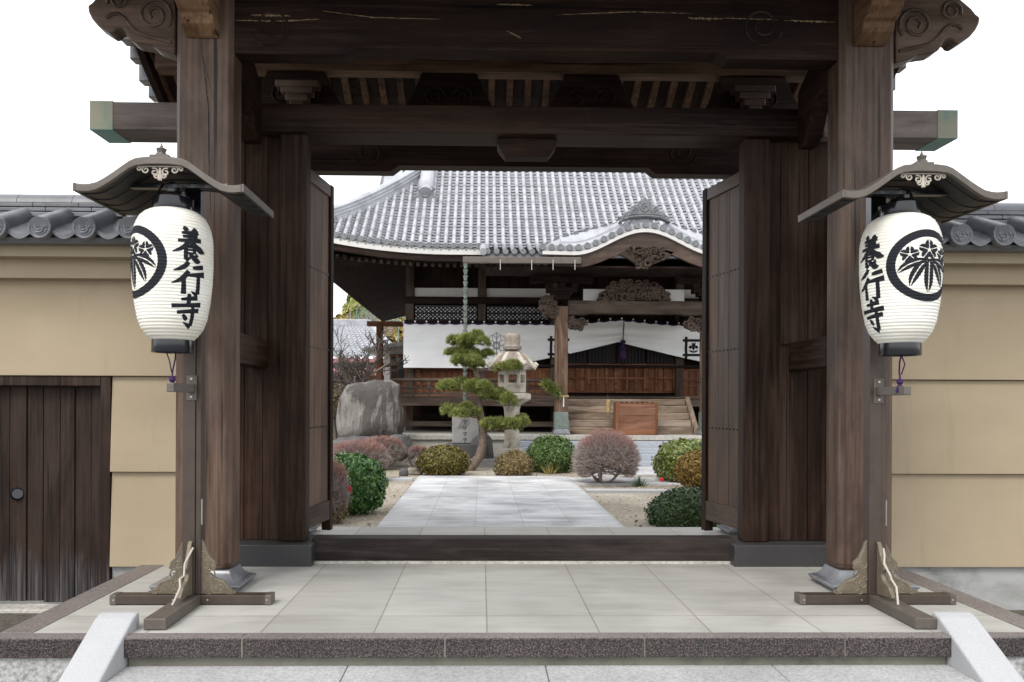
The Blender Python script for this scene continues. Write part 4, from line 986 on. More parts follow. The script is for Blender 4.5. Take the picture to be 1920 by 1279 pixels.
for x in (xpl, 2*XH-xpl): obj('tie_beam', MB().box(x-.08, x+.08, YPo+.15, YW, zb0-.02, zb1), HW('y'), hall, bevel=.01)

# walls and floor
xw0 = PX(763, YW, 600); xw1 = 2*XH-xw0
ZV = PZ(742, 18.9, 800)
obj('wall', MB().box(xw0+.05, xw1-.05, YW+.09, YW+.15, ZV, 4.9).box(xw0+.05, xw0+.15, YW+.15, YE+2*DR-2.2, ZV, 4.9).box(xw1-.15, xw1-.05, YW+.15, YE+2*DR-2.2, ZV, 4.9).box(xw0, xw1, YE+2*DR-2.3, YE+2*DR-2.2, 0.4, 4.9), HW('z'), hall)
posts = [PX(768, YW), PX(903, YW), PX(1039, YW)]; posts += [2*XH-x for x in posts]
for x in sorted(posts): obj('wall_post', MB().box(x-.10, x+.10, YW-.08, YW+.088, GZ+.55, 4.85), wood('rail', 'z'), hall, bevel=.015)
xs3 = sorted(posts)
for px0, px1 in ((570, 562), (607, 601), (688, 683)):
    obj('wall_beam', MB().box(xw0-.12, xw1+.12, YW-.11, YW-.082, PZ(px0, YW-.1, 903), PZ(px1, YW-.1, 903)+(.07 if px1 == 562 else 0)), HW('x'), hall, bevel=.008)
for a, b in zip(xs3[:-1], xs3[1:]):
    if b-a > 3: continue
    obj('white_panel', MB().box(a+.11, b-.11, YW+.02, YW+.06, PZ(559, YW, 840), PZ(540, YW, 840)), M_wallpanel, hall)
    zl0, zl1 = PZ(600, YW, 840), PZ(574, YW, 840)
    lt = obj('lattice_screen', MB().box(a+.13, b-.13, YW+.03, YW+.05, zl0, zl1), M_wallpanel, hall)
    m = MB(); q = a+.13-.4
    while q < b-.13+.4:
        for s in (-1, 1):
            zz0, zz1 = (zl0, zl1) if s > 0 else (zl1, zl0); x0_, x1_ = q, q+.42
            t0, t1 = max(0, (a+.13-x0_)/.42), min(1, (b-.13-x0_)/.42)
            if t1 > t0: m.tube([(x0_+.42*t0, YW+.015, zz0+(zz1-zz0)*t0), (x0_+.42*t1, YW+.015, zz0+(zz1-zz0)*t1)], .013, 4)
        q += .105
    for zz in (zl0, (zl0+zl1)/2, zl1): m.box(a+.13, b-.13, YW+.005, YW+.03, zz-.014, zz+.014)
    obj('lattice', m, M_black, lt)
    m = MB(); n = 9
    za, zb2 = ZV+.0, PZ(690, YW, 840)
    for i in range(n): m.box(a+.11+(b-a-.22)*i/n+.012, a+.11+(b-a-.22)*(i+1)/n-.012, YW+.03, YW+.05, za, zb2)
    pn = obj('door_panel', m, wood('panel', 'z'), hall)
    m = MB()
    for i in range(n+1): xx = a+.11+(b-a-.22)*i/n; m.box(xx-.022, xx+.022, YW+.005, YW+.045, za, zb2)
    for f_ in (.02, .40, .62, .98): zz = za+(zb2-za)*f_; m.box(a+.11, b-.11, YW-.005, YW+.048, zz-.022, zz+.022)
    obj('door_frame', m, wood('panel', 'x'), pn)
# centre doors
x0c, x1c = posts[2]+.10, 2*XH-posts[2]-.10; nd = 4
zd0, zd1, zd2 = PZ(737, YW, 1170), PZ(682, YW, 1170), PZ(600, YW, 1170)
for i in range(nd):
    a, b = x0c+(x1c-x0c)*i/nd, x0c+(x1c-x0c)*(i+1)/nd
    dn = obj('panel_door', MB().box(a+.01, b-.01, YW+.03, YW+.05, zd0, zd1), wood('panel', 'z'), hall)
    m = MB()
    for k in range(4): xx = a+.03+(b-a-.06)*k/3; m.box(xx-.03, xx+.03, YW-.02, YW+.028, zd0, zd1)
    for zz in (zd0+.03, (zd0+zd1)/2, zd1-.03): m.box(a, b, YW-.015, YW+.029, zz-.026, zz+.026)
    obj('door_frame', m, wood('panel', 'x'), dn, bevel=.006)
    obj('dark_pane', MB().box(a+.02, b-.02, YW+.03, YW+.05, zd1+.01, zd2), M_glass, dn)
    m = MB(); n = 8
    for k in range(n+1): xx = a+.03+(b-a-.06)*k/n; m.box(xx-.014, xx+.014, YW-.0, YW+.028, zd1+.01, zd2)
    obj('lattice', m, wood('hall', 'z'), dn)
# veranda, railing, undercroft
vr = obj('veranda', MB().box(xw0-.25, xw1+.25, 18.86, YW+.1, ZV-.05, ZV).box(xw0-.27, xw1+.27, 18.80, 18.95, ZV-.24, ZV-.052), wood('rail', 'x'), hall, bevel=.012)
zr1, zr2 = PZ(713, 18.9, 900), PZ(728, 18.9, 900)
rl = MB()
for x0_, x1_ in ((xw0-.2, xpl-.1), (2*XH-xpl+.1, xw1+.2)):
    rl.tube([(x0_, 18.9, zr1), (x1_, 18.9, zr1)], .04, 8).box(x0_, x1_, 18.87, 18.93, zr2-.025, zr2+.025).box(x0_, x1_, 18.87, 18.93, ZV+.03, ZV+.08)
    x = x0_+.05
    while x < x1_: rl.box(x-.03, x+.03, 18.872, 18.928, ZV, zr1-.04); x += .78
obj('railing', rl, wood('rail', 'x'), vr)
for x in np.linspace(xw0-.1, xw1+.1, 9): obj('undercroft_post', MB().box(x-.08, x+.08, 19.0, 19.16, .40, ZV-.05), wood('rail', 'z'), hall, bevel=.01)
obj('undercroft_wall', MB().box(xw0, xw1, 20.6, 20.7, .3, ZV-.06), wood('gate_deep', 'x'), hall)
obj('undercroft_rail', MB().box(xw0-.1, xpl, 19.17, 19.25, PZ(800, 19.1, 820), PZ(790, 19.1, 820)), wood('rail', 'x'), hall, bevel=.01)
ps = obj('stone_podium', MB().box(xw0-.7, xw1+.7, 17.42, 31, GZ-.3, .36), M_podium, hall)
obj('podium_cap', MB().box(xw0-.76, xw1+.76, 17.36, 18.2, .362, .47), M_podium, ps, bevel=.012)
obj('podium_floor', MB().box(xw0-.7, xw1+.7, 18.202, 30, .363, .466), M_moss, ps)
xs0, xs1 = .82, 2*XH-.82; sh = (.47-GZ)/5
for i in range(4):
    o = obj('stone_step', MB().box(xs0, xs1, 16.10+.315*i, 17.358, GZ-.05 if i == 0 else GZ+sh*i+.001, GZ+sh*(i+1)), M_bluestep, hall, bevel=.008)
# wooden stair up to the veranda
xt0, xt1 = PX(1066, 18.3), 2*XH-PX(1066, 18.3)
zs0 = .47; ns = 5; rise = (ZV-.06-zs0)/ns
for i in range(ns):
    obj('stair_tread', MB().box(xt0, xt1, 18.0+.17*i, 18.85, zs0+rise*i+.002, zs0+rise*(i+1)), wood('stair', 'x'), hall, bevel=.012)
for s in (-1, 1):
    x = xt0-.06 if s < 0 else xt1+.06
    obj('stair_string', MB().prism([(17.92, .472), (17.92, .62), (18.75, ZV+.0), (18.79, ZV+.0), (18.79, .472)], 'x', x-.055, x+.055), wood('stair', 'z'), hall, bevel=.01)

# offering box, bamboo tube, curtain, chain, pine branch
bx0, bx1 = PX(1152, 17.85, 780), PX(1229, 17.85, 780)
ob = thing('offering_box', 'orange brown wooden offering box on the hall stairs', 'offering box', ((bx0+bx1)/2, 17.8, .47))
zt_ = PZ(754, 17.7, 1190)
obj('panel', MB().box(bx0+.03, bx1-.03, 17.62, 17.98, .55, zt_-.02), wood('box', 'x'), ob)
for a, b in ((bx0, bx0+.05), (bx1-.05, bx1)): obj('side_frame', MB().box(a, b, 17.60, 18.0, .472, zt_), wood('panel', 'z'), ob, bevel=.006)
obj('plinth', MB().box(bx0+.052, bx1-.052, 17.60, 18.0, .472, .60), wood('panel', 'x'), ob, bevel=.006)
m = MB()
for k in range(8): x = bx0+.06+(bx1-bx0-.12)*k/7; m.box(x-.02, x+.02, 17.62, 17.98, zt_-.02, zt_+.01)
obj('slats', m, wood('box', 'y'), ob)
bt = thing('bamboo_vase', 'yellow bamboo tube hanging beside the offering box', 'vase', P(1140, 774, 17.75))
zz = [PZ(774, 17.75, 1140)+.30*i/6 for i in range(7)]; c = P(1140, 774, 17.75)
m = MB(); rr = []
for i in range(6): rr += [(.05, zz[i]-c.z+.006), (.05, zz[i+1]-c.z-.012), (.056, zz[i+1]-c.z-.006), (.056, zz[i+1]-c.z)]
obj('tube', m.lathe(rr, c, 14), M_brass, bt, smooth=True)
obj('hanger', MB().tube([(c.x, c.y, zz[-1]), (c.x, c.y+.06, zz[-1]+.1)], .008, 6), M_black, bt)
YC = 19.75
def ctop(x):
    u = (x-(xw0-.06))
    sc = .035*abs(math.sin(PI*u/.285)); pk = PZ(601, YC, 1168)-PZ(608, YC, 903); d = abs(x-XH)
    return PZ(607, YC, 903)-sc*.9+pk*max(0, 1-d/1.35)**1.1
def cbot(x):
    d = abs(x-XH); z0 = PZ(690, YC, 840); pkz = PZ(641, YC, 1168)
    if d > 4.0: return z0
    t = min(1, d/3.4); return z0+(pkz-z0)*(1-t)**1.35
def cpt(u, v):
    x = (xw0-.06)+(xw1-xw0+.12)*u; zt2, zb3 = ctop(x), cbot(x); z = zt2+(zb3-zt2)*v; d = abs(x-XH)
    fold = .055*math.sin(15*v+2.2*abs(x-XH))*max(0, 1-d/3.2)*v+.03*mnoise.noise(Vector((x*2.6, v*.8, 4)))*v+.02*mnoise.noise(Vector((x*1.3, v*2, 1)))
    hang = -.05*math.sin(PI*v)*.4
    return (x, YC+fold+hang+.05*math.exp(-d*2)*v, z)
cu = thing('hall_curtain', 'long white ceremonial curtain across the hall front, drawn up at the centre', 'curtain', (XH, YC, 3.0))
cl = obj('cloth', MB().grid(cpt, 260, 26), M_cloth, cu, smooth=True, ang=180)
m = MB(); x = xw0-.06; pts = []
for i in range(241):
    xx = xw0-.06+(xw1-xw0+.12)*i/240; pts.append((xx, YC-.02, ctop(xx)+.015))
obj('purple_cord', MB().tube(pts, .018, 6), M_purple, cu)
k = 0
while True:
    xx = xw0-.06+.285*k
    if xx > xw1+.06: break
    obj('loop', MB().box(xx-.018, xx+.018, YC-.03, YC-.01, ctop(xx)-.005, ctop(xx)+.06), M_cloth, cu); k += 1
def cloth_at(px, v, du, dv, y_off=-.008):
    x = PX(px, YC, 645)+du; z = (PZ(v, YC, 903))+dv; zt2, zb3 = ctop(x), cbot(x); vv = (zt2-z)/(zt2-zb3)
    q = cpt((x-(xw0-.06))/(xw1-xw0+.12), vv); return (q[0], q[1]+y_off, z)
def well_crest(px, py, s, mir=1):
    m = MB(); f_ = lambda u, v: cloth_at(px, py, u*s*mir, v*s)
    for q in ([(-.68, -1, .12), (-.68, 1, .12)], [(.68, -1, .12), (.68, 1, .12)], [(-1, -.68, .12), (1, -.68, .12)], [(-1, .66, .12), (1, .66, .12)]): add_rib(m, rib2d(q, 2, .1), f_)
    for q in ([(0, -.5, .03), (0, 0, .05)], [(-.42, -.25, .02), (-.2, -.35, .09), (.0, -.42, .02)], [(.42, -.25, .02), (.2, -.35, .09), (.0, -.42, .02)]): add_rib(m, rib2d(q, 2, .1), f_)
    for cx, cz, r in ((0, .22, .19), (-.28, .05, .15), (.28, .05, .15), (0, -.04, .14), (-.13, .42, .06), (.13, .42, .06)):
        add_rib(m, rib2d([(cx-r, cz, .01), (cx-r*.5, cz, r*.85), (cx, cz, r), (cx+r*.5, cz, r*.85), (cx+r, cz, .01)], 2, .06), f_)
    obj('crest', m, M_ink, cl)
well_crest(1047, 650, .27); well_crest(1300, 650, .27)
m = MB(); f_ = lambda u, v: cloth_at(931, 648, u*.30, v*.34)
for k in range(8):
    a = k*PI/4
    add_rib(m, rib2d([(.52*math.cos(a)+.36*math.cos(t), .52*math.sin(a)+.36*math.sin(t), .02) for t in np.linspace(0, 2*PI, 15)], 1, .1), f_)
add_rib(m, rib2d([(0, -1, .025), (0, 1, .025)], 1, .1), f_); add_rib(m, rib2d([(.28*math.cos(t), .28*math.sin(t), .03) for t in np.linspace(0, 2*PI, 15)], 1, .1), f_)
obj('crest', m, M_tablet, cl)
c = P(1168, 641, YC-.06)
obj('tassel_cord', MB().tube([P(1170, 603, YC-.06), (c.x, c.y, c.z)], .014, 6), M_purple, cu)
m = MB().lathe([(.02, .05), (.06, .03), (.075, -.02), (.03, -.06), (.05, -.12), (.085, -.16), (.06, -.19), (.045, -.2), (.06, -.24), (.075, -.42), (.0, -.425)], c, 12)
obj('tassel', m, M_purple, cu, smooth=True)
m = MB(); c0 = P(873, 494, 16.54); zz = c0.z; k = 0
while zz > .15: m.lathe([(.03, -.11), (.052, -.0), (.058, .0), (.052, -.004)], (c0.x, c0.y, zz), 8); zz -= .125
tag(obj('rain_chain', m, M_chain, loc=(c0.x, c0.y, .15), smooth=True), 'verdigris rain chain of small cups hanging from the porch gutter', 'rain chain')

# ================================================================== GARDEN
# ---- paths
px0, px1 = PX(738, 11, 753), PX(1108, 11, 753)
gz = lambda Y: GZ
def ground_at(px, py): # point of the garden floor under a photo pixel
    d = ROT @ Vector(((px-CX)/F, -(py-CY)/F, -1)); t = (GZ-HC)/d.z; return Vector((d.x*t, d.y*t, GZ))
a0, a1 = ground_at(712, 986), ground_at(1163, 986)
yf = ground_at(900, 896).y
pth = struct('garden_path', MB().box(a0.x, a1.x, 7.62, yf, GZ-.1, GZ+.035), M_pathm, loc=(a0.x, 7.6, GZ), bevel=.006)
cp0 = ground_at(1085, 896)
struct('garden_path', MB().box(a1.x+.004, 7.5, ground_at(1000, 909).y, ground_at(1000, 899).y+.1, GZ-.1, GZ+.025), M_pathm, loc=(a0.x, 7.6, GZ), bevel=.006)
pc = [ground_at(x, y) for x, y in ((1096, 894), (1330, 894), (1330, 877), (1165, 877))]
struct('forecourt', MB().loft([[(p.x, p.y, z) for p in [ground_at(1105, 892), ground_at(1420, 892), ground_at(1420, 876.5), ground_at(1120, 876.5)]] for z in (GZ-.1, GZ+.02)]), M_pathm, loc=(a0.x, 7.6, GZ))
e0, e1 = ground_at(1098, 921), ground_at(1330, 921)
tag(obj('kerb_stone', MB().box(e0.x, e1.x+1.5, e0.y-.12, e0.y+.08, GZ-.1, GZ+.03), M_lightgran, bevel=.012, loc=(e0.x+1, e0.y, GZ)), 'long flat pale kerb stone in the sand right of the garden path', 'kerb stone')
e0, e1 = ground_at(695, 900), ground_at(775, 900)
tag(obj('kerb_stone', MB().box(e0.x, e1.x, e0.y-.12, e0.y+.1, GZ-.1, GZ+.035), M_lightgran, bevel=.012, loc=(e0.x+.3, e0.y, GZ)), 'short flat pale kerb stone left of the far end of the path', 'kerb stone')

# ---- foliage helpers
def unit(n, rg):
    v = rg.normal(size=(n, 3)); return v/np.linalg.norm(v, axis=1)[:, None]
def lump(D, seed, amp, fr=2.6):
    return np.array([1+amp*mnoise.noise(Vector((d[0]*fr+seed, d[1]*fr, d[2]*fr)))+.5*amp*mnoise.noise(Vector((d[0]*fr*2.3, d[1]*fr*2.3+seed, d[2]*fr*2.3))) for d in D])
def leaf_mesh(C, Nn, size, rg, aspect=.55, jit=.7, fold=.2):
    n = len(C); Nn = Nn+rg.normal(size=(n, 3))*jit; Nn /= np.linalg.norm(Nn, axis=1)[:, None]
    T = np.cross(Nn, unit(n, rg)); T /= np.linalg.norm(T, axis=1)[:, None]+1e-9; Bn = np.cross(Nn, T)
    s = size*(.5+1.0*rg.random((n, 1))**1.4)
    V = np.empty((n, 4, 3)); V[:, 0] = C-T*s; V[:, 1] = C+Bn*s*aspect+Nn*s*fold; V[:, 2] = C+T*s; V[:, 3] = C-Bn*s*aspect+Nn*s*fold
    return V.reshape(-1, 3), np.arange(n*4).reshape(n, 4)
def join(parts):
    V, Fs, o = [], [], 0
    for v, f in parts: V.append(v); Fs.append(f+o); o += len(v)
    return np.concatenate(V), np.concatenate(Fs)
def dome(c, r, n, size, seed, amp=.07, depth=.28, zmin=-.75, aspect=.55, jit=.7, core=.80):
    rg = np.random.default_rng(seed); D = unit(int(n*1.4), rg); D = D[D[:, 2] > zmin][:n]
    L = lump(D, seed*1.7, amp); rr = (1-depth*rg.random(len(D))**1.6)*L*np.where(rg.random(len(D)) < .07, 1.03+.07*rg.random(len(D)), 1)
    C = np.array(c)+D*rr[:, None]*np.array(r); V, Fc = leaf_mesh(C, D/np.array(r)*np.mean(r), size, rg, aspect, jit)
    nu, nv = 22, 12; W = []
    for j in range(nv+1):
        for i in range(nu):
            th = PI*j/nv; W.append((math.sin(th)*math.cos(2*PI*i/nu), math.sin(th)*math.sin(2*PI*i/nu), math.cos(th)))
    W = np.array(W); Lc = lump(W, seed*1.7, amp); cv_ = np.array(c)+W*(Lc*core)[:, None]*np.array(r)
    cf = np.array([(j*nu+i, j*nu+(i+1) % nu, (j+1)*nu+(i+1) % nu, (j+1)*nu+i) for j in range(nv) for i in range(nu)])
    return join([(V, Fc), (cv_, cf)])
def prism_twigs(A, Bp, ra, rb):
    """thin three sided twigs from points A to points B"""
    n = len(A); T = Bp-A; T /= np.linalg.norm(T, axis=1)[:, None]+1e-9
    U = np.cross(T, np.array([.3, .2, .93])); U /= np.linalg.norm(U, axis=1)[:, None]+1e-9; W = np.cross(T, U)
    V = np.empty((n, 6, 3))
    for k in range(3):
        a = 2*PI*k/3; o = U*math.cos(a)+W*math.sin(a); V[:, k] = A+o*ra; V[:, 3+k] = Bp+o*rb
    Fq = np.array([(0, 1, 4, 3), (1, 2, 5, 4), (2, 0, 3, 5)]); Fall = (np.arange(n)*6)[:, None, None]+Fq[None]
    return V.reshape(-1, 3), Fall.reshape(-1, 4)
def bare_shrub(name, label, base, c, r, n, seed, tw=M_twig, tip=M_twigred, stems=9, tipz=.25, rad=.006, group=None, spread=.35, tiphi=1.0, stem_r=.028):
    rg = np.random.default_rng(seed); t = thing(name, label, 'shrub', base, group); c = np.array(c); r = np.array(r)
    m = MB(); ends = []
    for k in range(stems):
        a = 2*PI*k/stems+rg.random()*.6; q = rg.random()*.55+.35
        e = c+np.array([math.cos(a)*r[0]*q, math.sin(a)*r[1]*q, -r[2]*.15+rg.random()*r[2]*.35]); b = np.array(base)+np.array([math.cos(a), math.sin(a), 0])*.06
        mid = (b+e)/2+np.array([math.cos(a)*.12*spread*2, math.sin(a)*.05, rg.random()*.08-.06])
        m.tube([b, (b*.6+mid*.4)+rg.normal(size=3)*.012, mid, e], [stem_r, stem_r*.75, stem_r*.55, stem_r*.2], 6); ends.append((mid, e))
    obj('stem', m, M_twigbrown, t, smooth=True)
    D = unit(int(n*1.6), rg); D = D[(D[:, 2] > -.15) | ((D[:, 2] > -.6) & (np.abs(D[:, 0]) > .62))][:n]; n = len(D); L = lump(D, seed, .05)
    S = c+D*r*L[:, None]*(1-.06*rg.random((n, 1)))
    k1 = c+D*r*(.50+.2*rg.random((n, 1)))+rg.normal(size=(n, 3))*.06*np.mean(r)+np.array([0, 0, -.12*r[2]])
    ei = rg.integers(0, len(ends), n); e = np.array([ends[i][1] for i in ei]); mm_ = np.array([ends[i][0] for i in ei]); q = rg.random((n, 1)); e = e*q+mm_*(1-q)
    sub = rg.random(n) < .22
    A1 = prism_twigs(e[sub], k1[sub], rad*1.5, rad*.9)
    A2 = prism_twigs(k1, S, rad*.9, rad*.55)
    ns = n; i2 = rg.integers(0, n, ns*2); q = .3+.6*rg.random((len(i2), 1)); P1 = k1[i2]*(1-q)+S[i2]*q
    P2 = P1+(S[i2]-P1)*.7+rg.normal(size=P1.shape)*.075*np.mean(r)
    A3 = prism_twigs(P1, P2, rad*.6, rad*.4)
    obj('twigs', join([A1, A2, A3]), tw, t)
    if tip:
        up = D[:, 2] > tipz+rg.normal(size=n)*.07
        ok = np.nonzero(up)[0]; ok = rg.choice(ok, int(len(ok)*2)); b = S[ok]+rg.normal(size=(len(ok), 3))*.04*np.mean(r)
        obj('red_twig_tips', prism_twigs(b-D[ok]*.05, b+D[ok]*.035+rg.normal(size=b.shape)*.012, rad*.75, rad*.4), tip, t)
    return t
def shrub(name, label, px, pyb, w_px, h_px, Yd, mat, n, size, seed, cat='shrub', group=None, stem=None, zsink=.9, **k):
    """clipped leafy shrub centred on photo column px, foot at pyb, w_px by h_px in the photo, Yd away"""
    f = Yd/F; b = P(px, pyb, Yd); b.z = max(b.z, GZ-.02) if False else b.z
    rx, rz = w_px*f/2, h_px*f/(1+zsink); t = thing(name, label, cat, (b.x, Yd+rx*.2, min(b.z, GZ)), group)
    c = (b.x, Yd+rx*.15, b.z+rz*zsink)
    obj('foliage', dome(c, (rx, rx*.95, rz), n, size, seed, zmin=-zsink, **k), mat, t)
    m = MB(); rg = random.Random(seed)
    for i in range(7):
        a = i*2*PI/7; m.tube([(b.x+.1*rx*math.cos(a), c[1]+.1*rx*math.sin(a), GZ-.06), (b.x+.3*rx*math.cos(a), c[1]+.3*rx*math.sin(a), GZ+rz*.4), (b.x+.55*rx*math.cos(a), c[1]+.55*rx*math.sin(a), c[2])], [.03*max(.5, rx), .024*max(.5, rx), .012], 6)
    obj('stem', m, M_twigbrown, t, smooth=True)
    return t
G_gloss = foliage('camellia_leaves', (.018, .06, .013), (.06, .155, .032), (.17, .30, .08), .35, .5)
G_olive = foliage('olive_clipped_leaves', (.05, .048, .012), (.12, .10, .022), (.20, .15, .04), .6)
G_brown = foliage('winter_azalea_leaves', (.07, .055, .022), (.15, .115, .045), (.25, .17, .075), .65)
G_green = foliage('mid_green_leaves', (.022, .052, .014), (.065, .12, .028), (.15, .21, .06), .5)
G_camr = foliage('bright_green_leaves', (.04, .068, .014), (.12, .155, .03), (.25, .28, .075), .38, .5)
G_orange = foliage('orange_winter_leaves', (.085, .06, .014), (.20, .125, .028), (.30, .19, .05), .6)
G_dark = foliage('dark_green_leaves', (.016, .036, .014), (.042, .078, .026), (.095, .14, .045), .55)
G_pine = foliage('pine_needles', (.05, .078, .016), (.165, .20, .045), (.40, .39, .13), .55)
G_hill = foliage('hillside_leaves', (.09, .12, .03), (.22, .26, .07), (.42, .38, .12), .7)
G_yel = foliage('yellow_hillside_leaves', (.16, .13, .04), (.32, .25, .08), (.45, .36, .14), .7)

shrub('clipped_shrub', 'olive green rounded shrub left of the pine trunk', 831, 892, 98, 57, 14.3, G_olive, 5200, .030, 11, group='round clipped shrubs', amp=.09, aspect=.4, zsink=.8)
shrub('clipped_shrub', 'small brownish shrub in front of the stone lantern', 964, 894, 76, 49, 14.1, G_brown, 3600, .026, 12, group='round clipped shrubs', amp=.08, aspect=.4, zsink=.55, depth=.4)
shrub('clipped_shrub', 'loose bright green shrub at the foot of the porch pillar', 1035, 886, 96, 70, 15.1, G_green, 8000, .031, 13, group='round clipped shrubs', amp=.13, aspect=.4, zsink=.75, depth=.4)
shrub('camellia_bush', 'bright green camellia bush with a red flower, right of the bare shrub', 1291, 903, 128, 81, 13.0, G_camr, 8500, .027, 14, group='camellias', amp=.13, zsink=.8, depth=.35)
shrub('clipped_shrub', 'orange brown shrub beside the right door leaf', 1318, 920, 100, 74, 11.8, G_orange, 5200, .030, 15, group='round clipped shrubs', amp=.09, aspect=.4)
shrub('clipped_shrub', 'dark green low dome by the right door leaf', 1302, 1002, 172, 87, 8.6, G_dark, 9000, .020, 16, group='round clipped shrubs', amp=.06, aspect=.5, zsink=.6)
shrub('camellia_bush', 'glossy dark green camellia bush by the left door leaf', 654, 962, 132, 112, 9.4, G_gloss, 11000, .0235, 17, group='camellias', amp=.14, zsink=.85, depth=.3)
# red flowers
def flower(px, py, Y, r, label):
    c = P(px, py, Y); m = MB()
    for k in range(7):
        a = 2*PI*k/7; m.grid(lambda u, v: (c.x+r*(v*math.cos(a+(u-.5)*1.0)), c.y-.03-.5*r*v*(1-v)*2, c.z+r*v*math.sin(a+(u-.5)*1.0)), 4, 4)
    tag(obj('camellia_flower', m, M_red, loc=c, smooth=True), label, 'flower')
flower(1240, 899, 12.4, .034, 'red camellia flower low on the bright green bush'); flower(655, 916, 8.75, .035, 'small red flower between the left camellia and the bare shrub')

# ---- bare shrubs
b = ground_at(1131, 908)
bare_shrub('bare_shrub', 'bare pinkish domed shrub on several stems by the path', b, (P(1137, 852, b.y).x, b.y, PZ(862, b.y, 1137)), (.56, .50, .46), 1500, 21, group='leafless domed shrubs', stems=10, rad=.0048, tipz=.55, spread=.3, stem_r=.024)
for (px, pyb, pyt, wpx, Y, lab, sd) in ((672, 888, 828, 122, 13.2, 'wide leafless shrub with red twig tips behind the left camellia', 22), (716, 866, 820, 90, 15.6, 'leafless shrub with red twig tips at the foot of the boulder', 23), (783, 862, 838, 38, 15.9, 'tiny leafless reddish shrub between the boulder and the olive shrub', 26)):
    f = Y/F; h = (pyb-pyt)*f; bb_ = P(px, pyb, Y)
    bare_shrub('bare_shrub', lab, (bb_.x, Y, GZ), (bb_.x, Y, bb_.z+h*.45), (wpx*f/2, wpx*f*.42, h*.55), 1700 if wpx > 50 else 600, sd, group='leafless domed shrubs', rad=.0055, tipz=.55, stems=8)
Y = 8.7; bb_ = P(628, 985, Y)
t = bare_shrub('bare_shrub', 'grey leafless shrub half hidden by the left door leaf', (bb_.x-.02, Y, GZ), (bb_.x-.12, Y, PZ(925, Y, 628)), (.28, .3, .36), 1700, 24, tip=M_twigred, group='leafless domed shrubs', rad=.004, tipz=.55, stems=8)
obj('low_leaves', dome((bb_.x-.04, Y, PZ(958, Y, 628)), (.19, .2, .17), 900, .022, 25, depth=.6, core=.3), G_brown, t)

# ---- bare tree by the left door
def bare_tree(name, label, base, h, seed, spread, mat, lvl=5, r0=.09, cat='tree', grp=None):
    rg = random.Random(seed); t = thing(name, label, cat, base, grp); tr = MB(); A, Bq, RA, RB = [], [], [], []
    def grow(p, d, L, r, k):
        n = 3; pts = [p]
        for i in range(n):
            d = (d+Vector((rg.uniform(-1, 1), rg.uniform(-1, 1), rg.uniform(-.6, .9)))*.20).normalized(); pts.append(pts[-1]+d*L/n)
        rr = [r*(1-.35*i/n) for i in range(n+1)]
        if k <= 2: tr.tube(pts, rr, 7 if k < 2 else 5)
        else:
            for i in range(n): A.append(pts[i]); Bq.append(pts[i+1]); RA.append(rr[i]); RB.append(rr[i+1])
        if k < lvl:
            for j in range(3 if k == 0 else rg.choice((3, 4, 4))):
                u = rg.uniform(.35, 1); q = pts[min(n, int(u*n)+ (1 if j == 0 else 0))]
                dd = (d*.6+Vector((rg.uniform(-1, 1), rg.uniform(-1, 1), rg.uniform(-.35, .9)))*spread).normalized()
                grow(q, dd, L*rg.uniform(.55, .8), r*.55, k+1)
    grow(Vector(base)-Vector((0, 0, .1)), Vector((.1, 0, 1)), h*.36, r0, 0)
    obj('trunk', tr, M_twigbrown, t, smooth=True)
    A = np.array(A); Bq = np.array(Bq); ra = np.array(RA)[:, None]; rb_ = np.array(RB)[:, None]
    obj('twigs', prism_twigs(A, Bq, np.maximum(ra, .009), np.maximum(rb_, .007)), mat, t)
    return t
b = P(640, 800, 18.6); bare_tree('bare_tree', 'leafless plum tree with tangled grey twigs left of the big boulder', (b.x, 18.6, GZ), 4.6, 5, .95, M_twigdark, 5, .10)
b = P(655, 800, 20.2); bare_tree('bare_tree', 'low leafless bush with spreading twigs above the boulder', (b.x, 20.2, GZ), 3.3, 9, 1.05, M_twigdark, 5, .08)
shrub('low_shrub', 'dull brown leafy shrub behind the boulder under the bare trees', 640, 775, 90, 60, 20.8, G_brown, 1500, .06, 33, amp=.2, depth=.5, core=.5)

# ---- boulders
def rock(name, label, c, r, seed, mat, box=.55, amp=.12, grp=None, nu=64, nv=40):
    V = []
    for j in range(nv+1):
        th = PI*j/nv
        for i in range(nu):
            ph = 2*PI*i/nu; d = Vector((math.sin(th)*math.cos(ph), math.sin(th)*math.sin(ph), math.cos(th)))
            k = 1/(abs(d.x)**(2+box*3)+abs(d.y)**(2+box*3)+abs(d.z)**(2+box*3))**(1/(2+box*3))
            n_ = 1+amp*mnoise.noise(d*1.5+Vector((seed, 0, 0)))+amp*.6*mnoise.noise(d*3.5+Vector((0, seed, 0)))+amp*.2*mnoise.noise(d*10+Vector((0, 0, seed)))
            V.append((c[0]+d.x*k*n_*r[0], c[1]+d.y*k*n_*r[1], c[2]+d.z*k*n_*r[2]))
    fs = [(j*nu+i, j*nu+(i+1) % nu, (j+1)*nu+(i+1) % nu, (j+1)*nu+i) for j in range(nv) for i in range(nu)]
    m = MB(); m.add(V, fs)
    return tag(obj(name, m, mat, loc=(c[0], c[1], c[2]-r[2]), smooth=True, ang=70), label, 'boulder', grp)
YB = 16.9
ol = [(632, 768), (637, 746), (650, 722), (660, 718), (684, 717), (700, 712), (732, 712), (749, 720), (750, 745), (758, 772), (759, 800), (752, 822), (700, 828), (645, 828), (634, 812), (631, 790)]
pts = [P(a, b, YB) for a, b in ol]; cx = sum(p.x for p in pts)/len(pts); cz = sum(p.z for p in pts)/len(pts)
rings = []
nr = 220
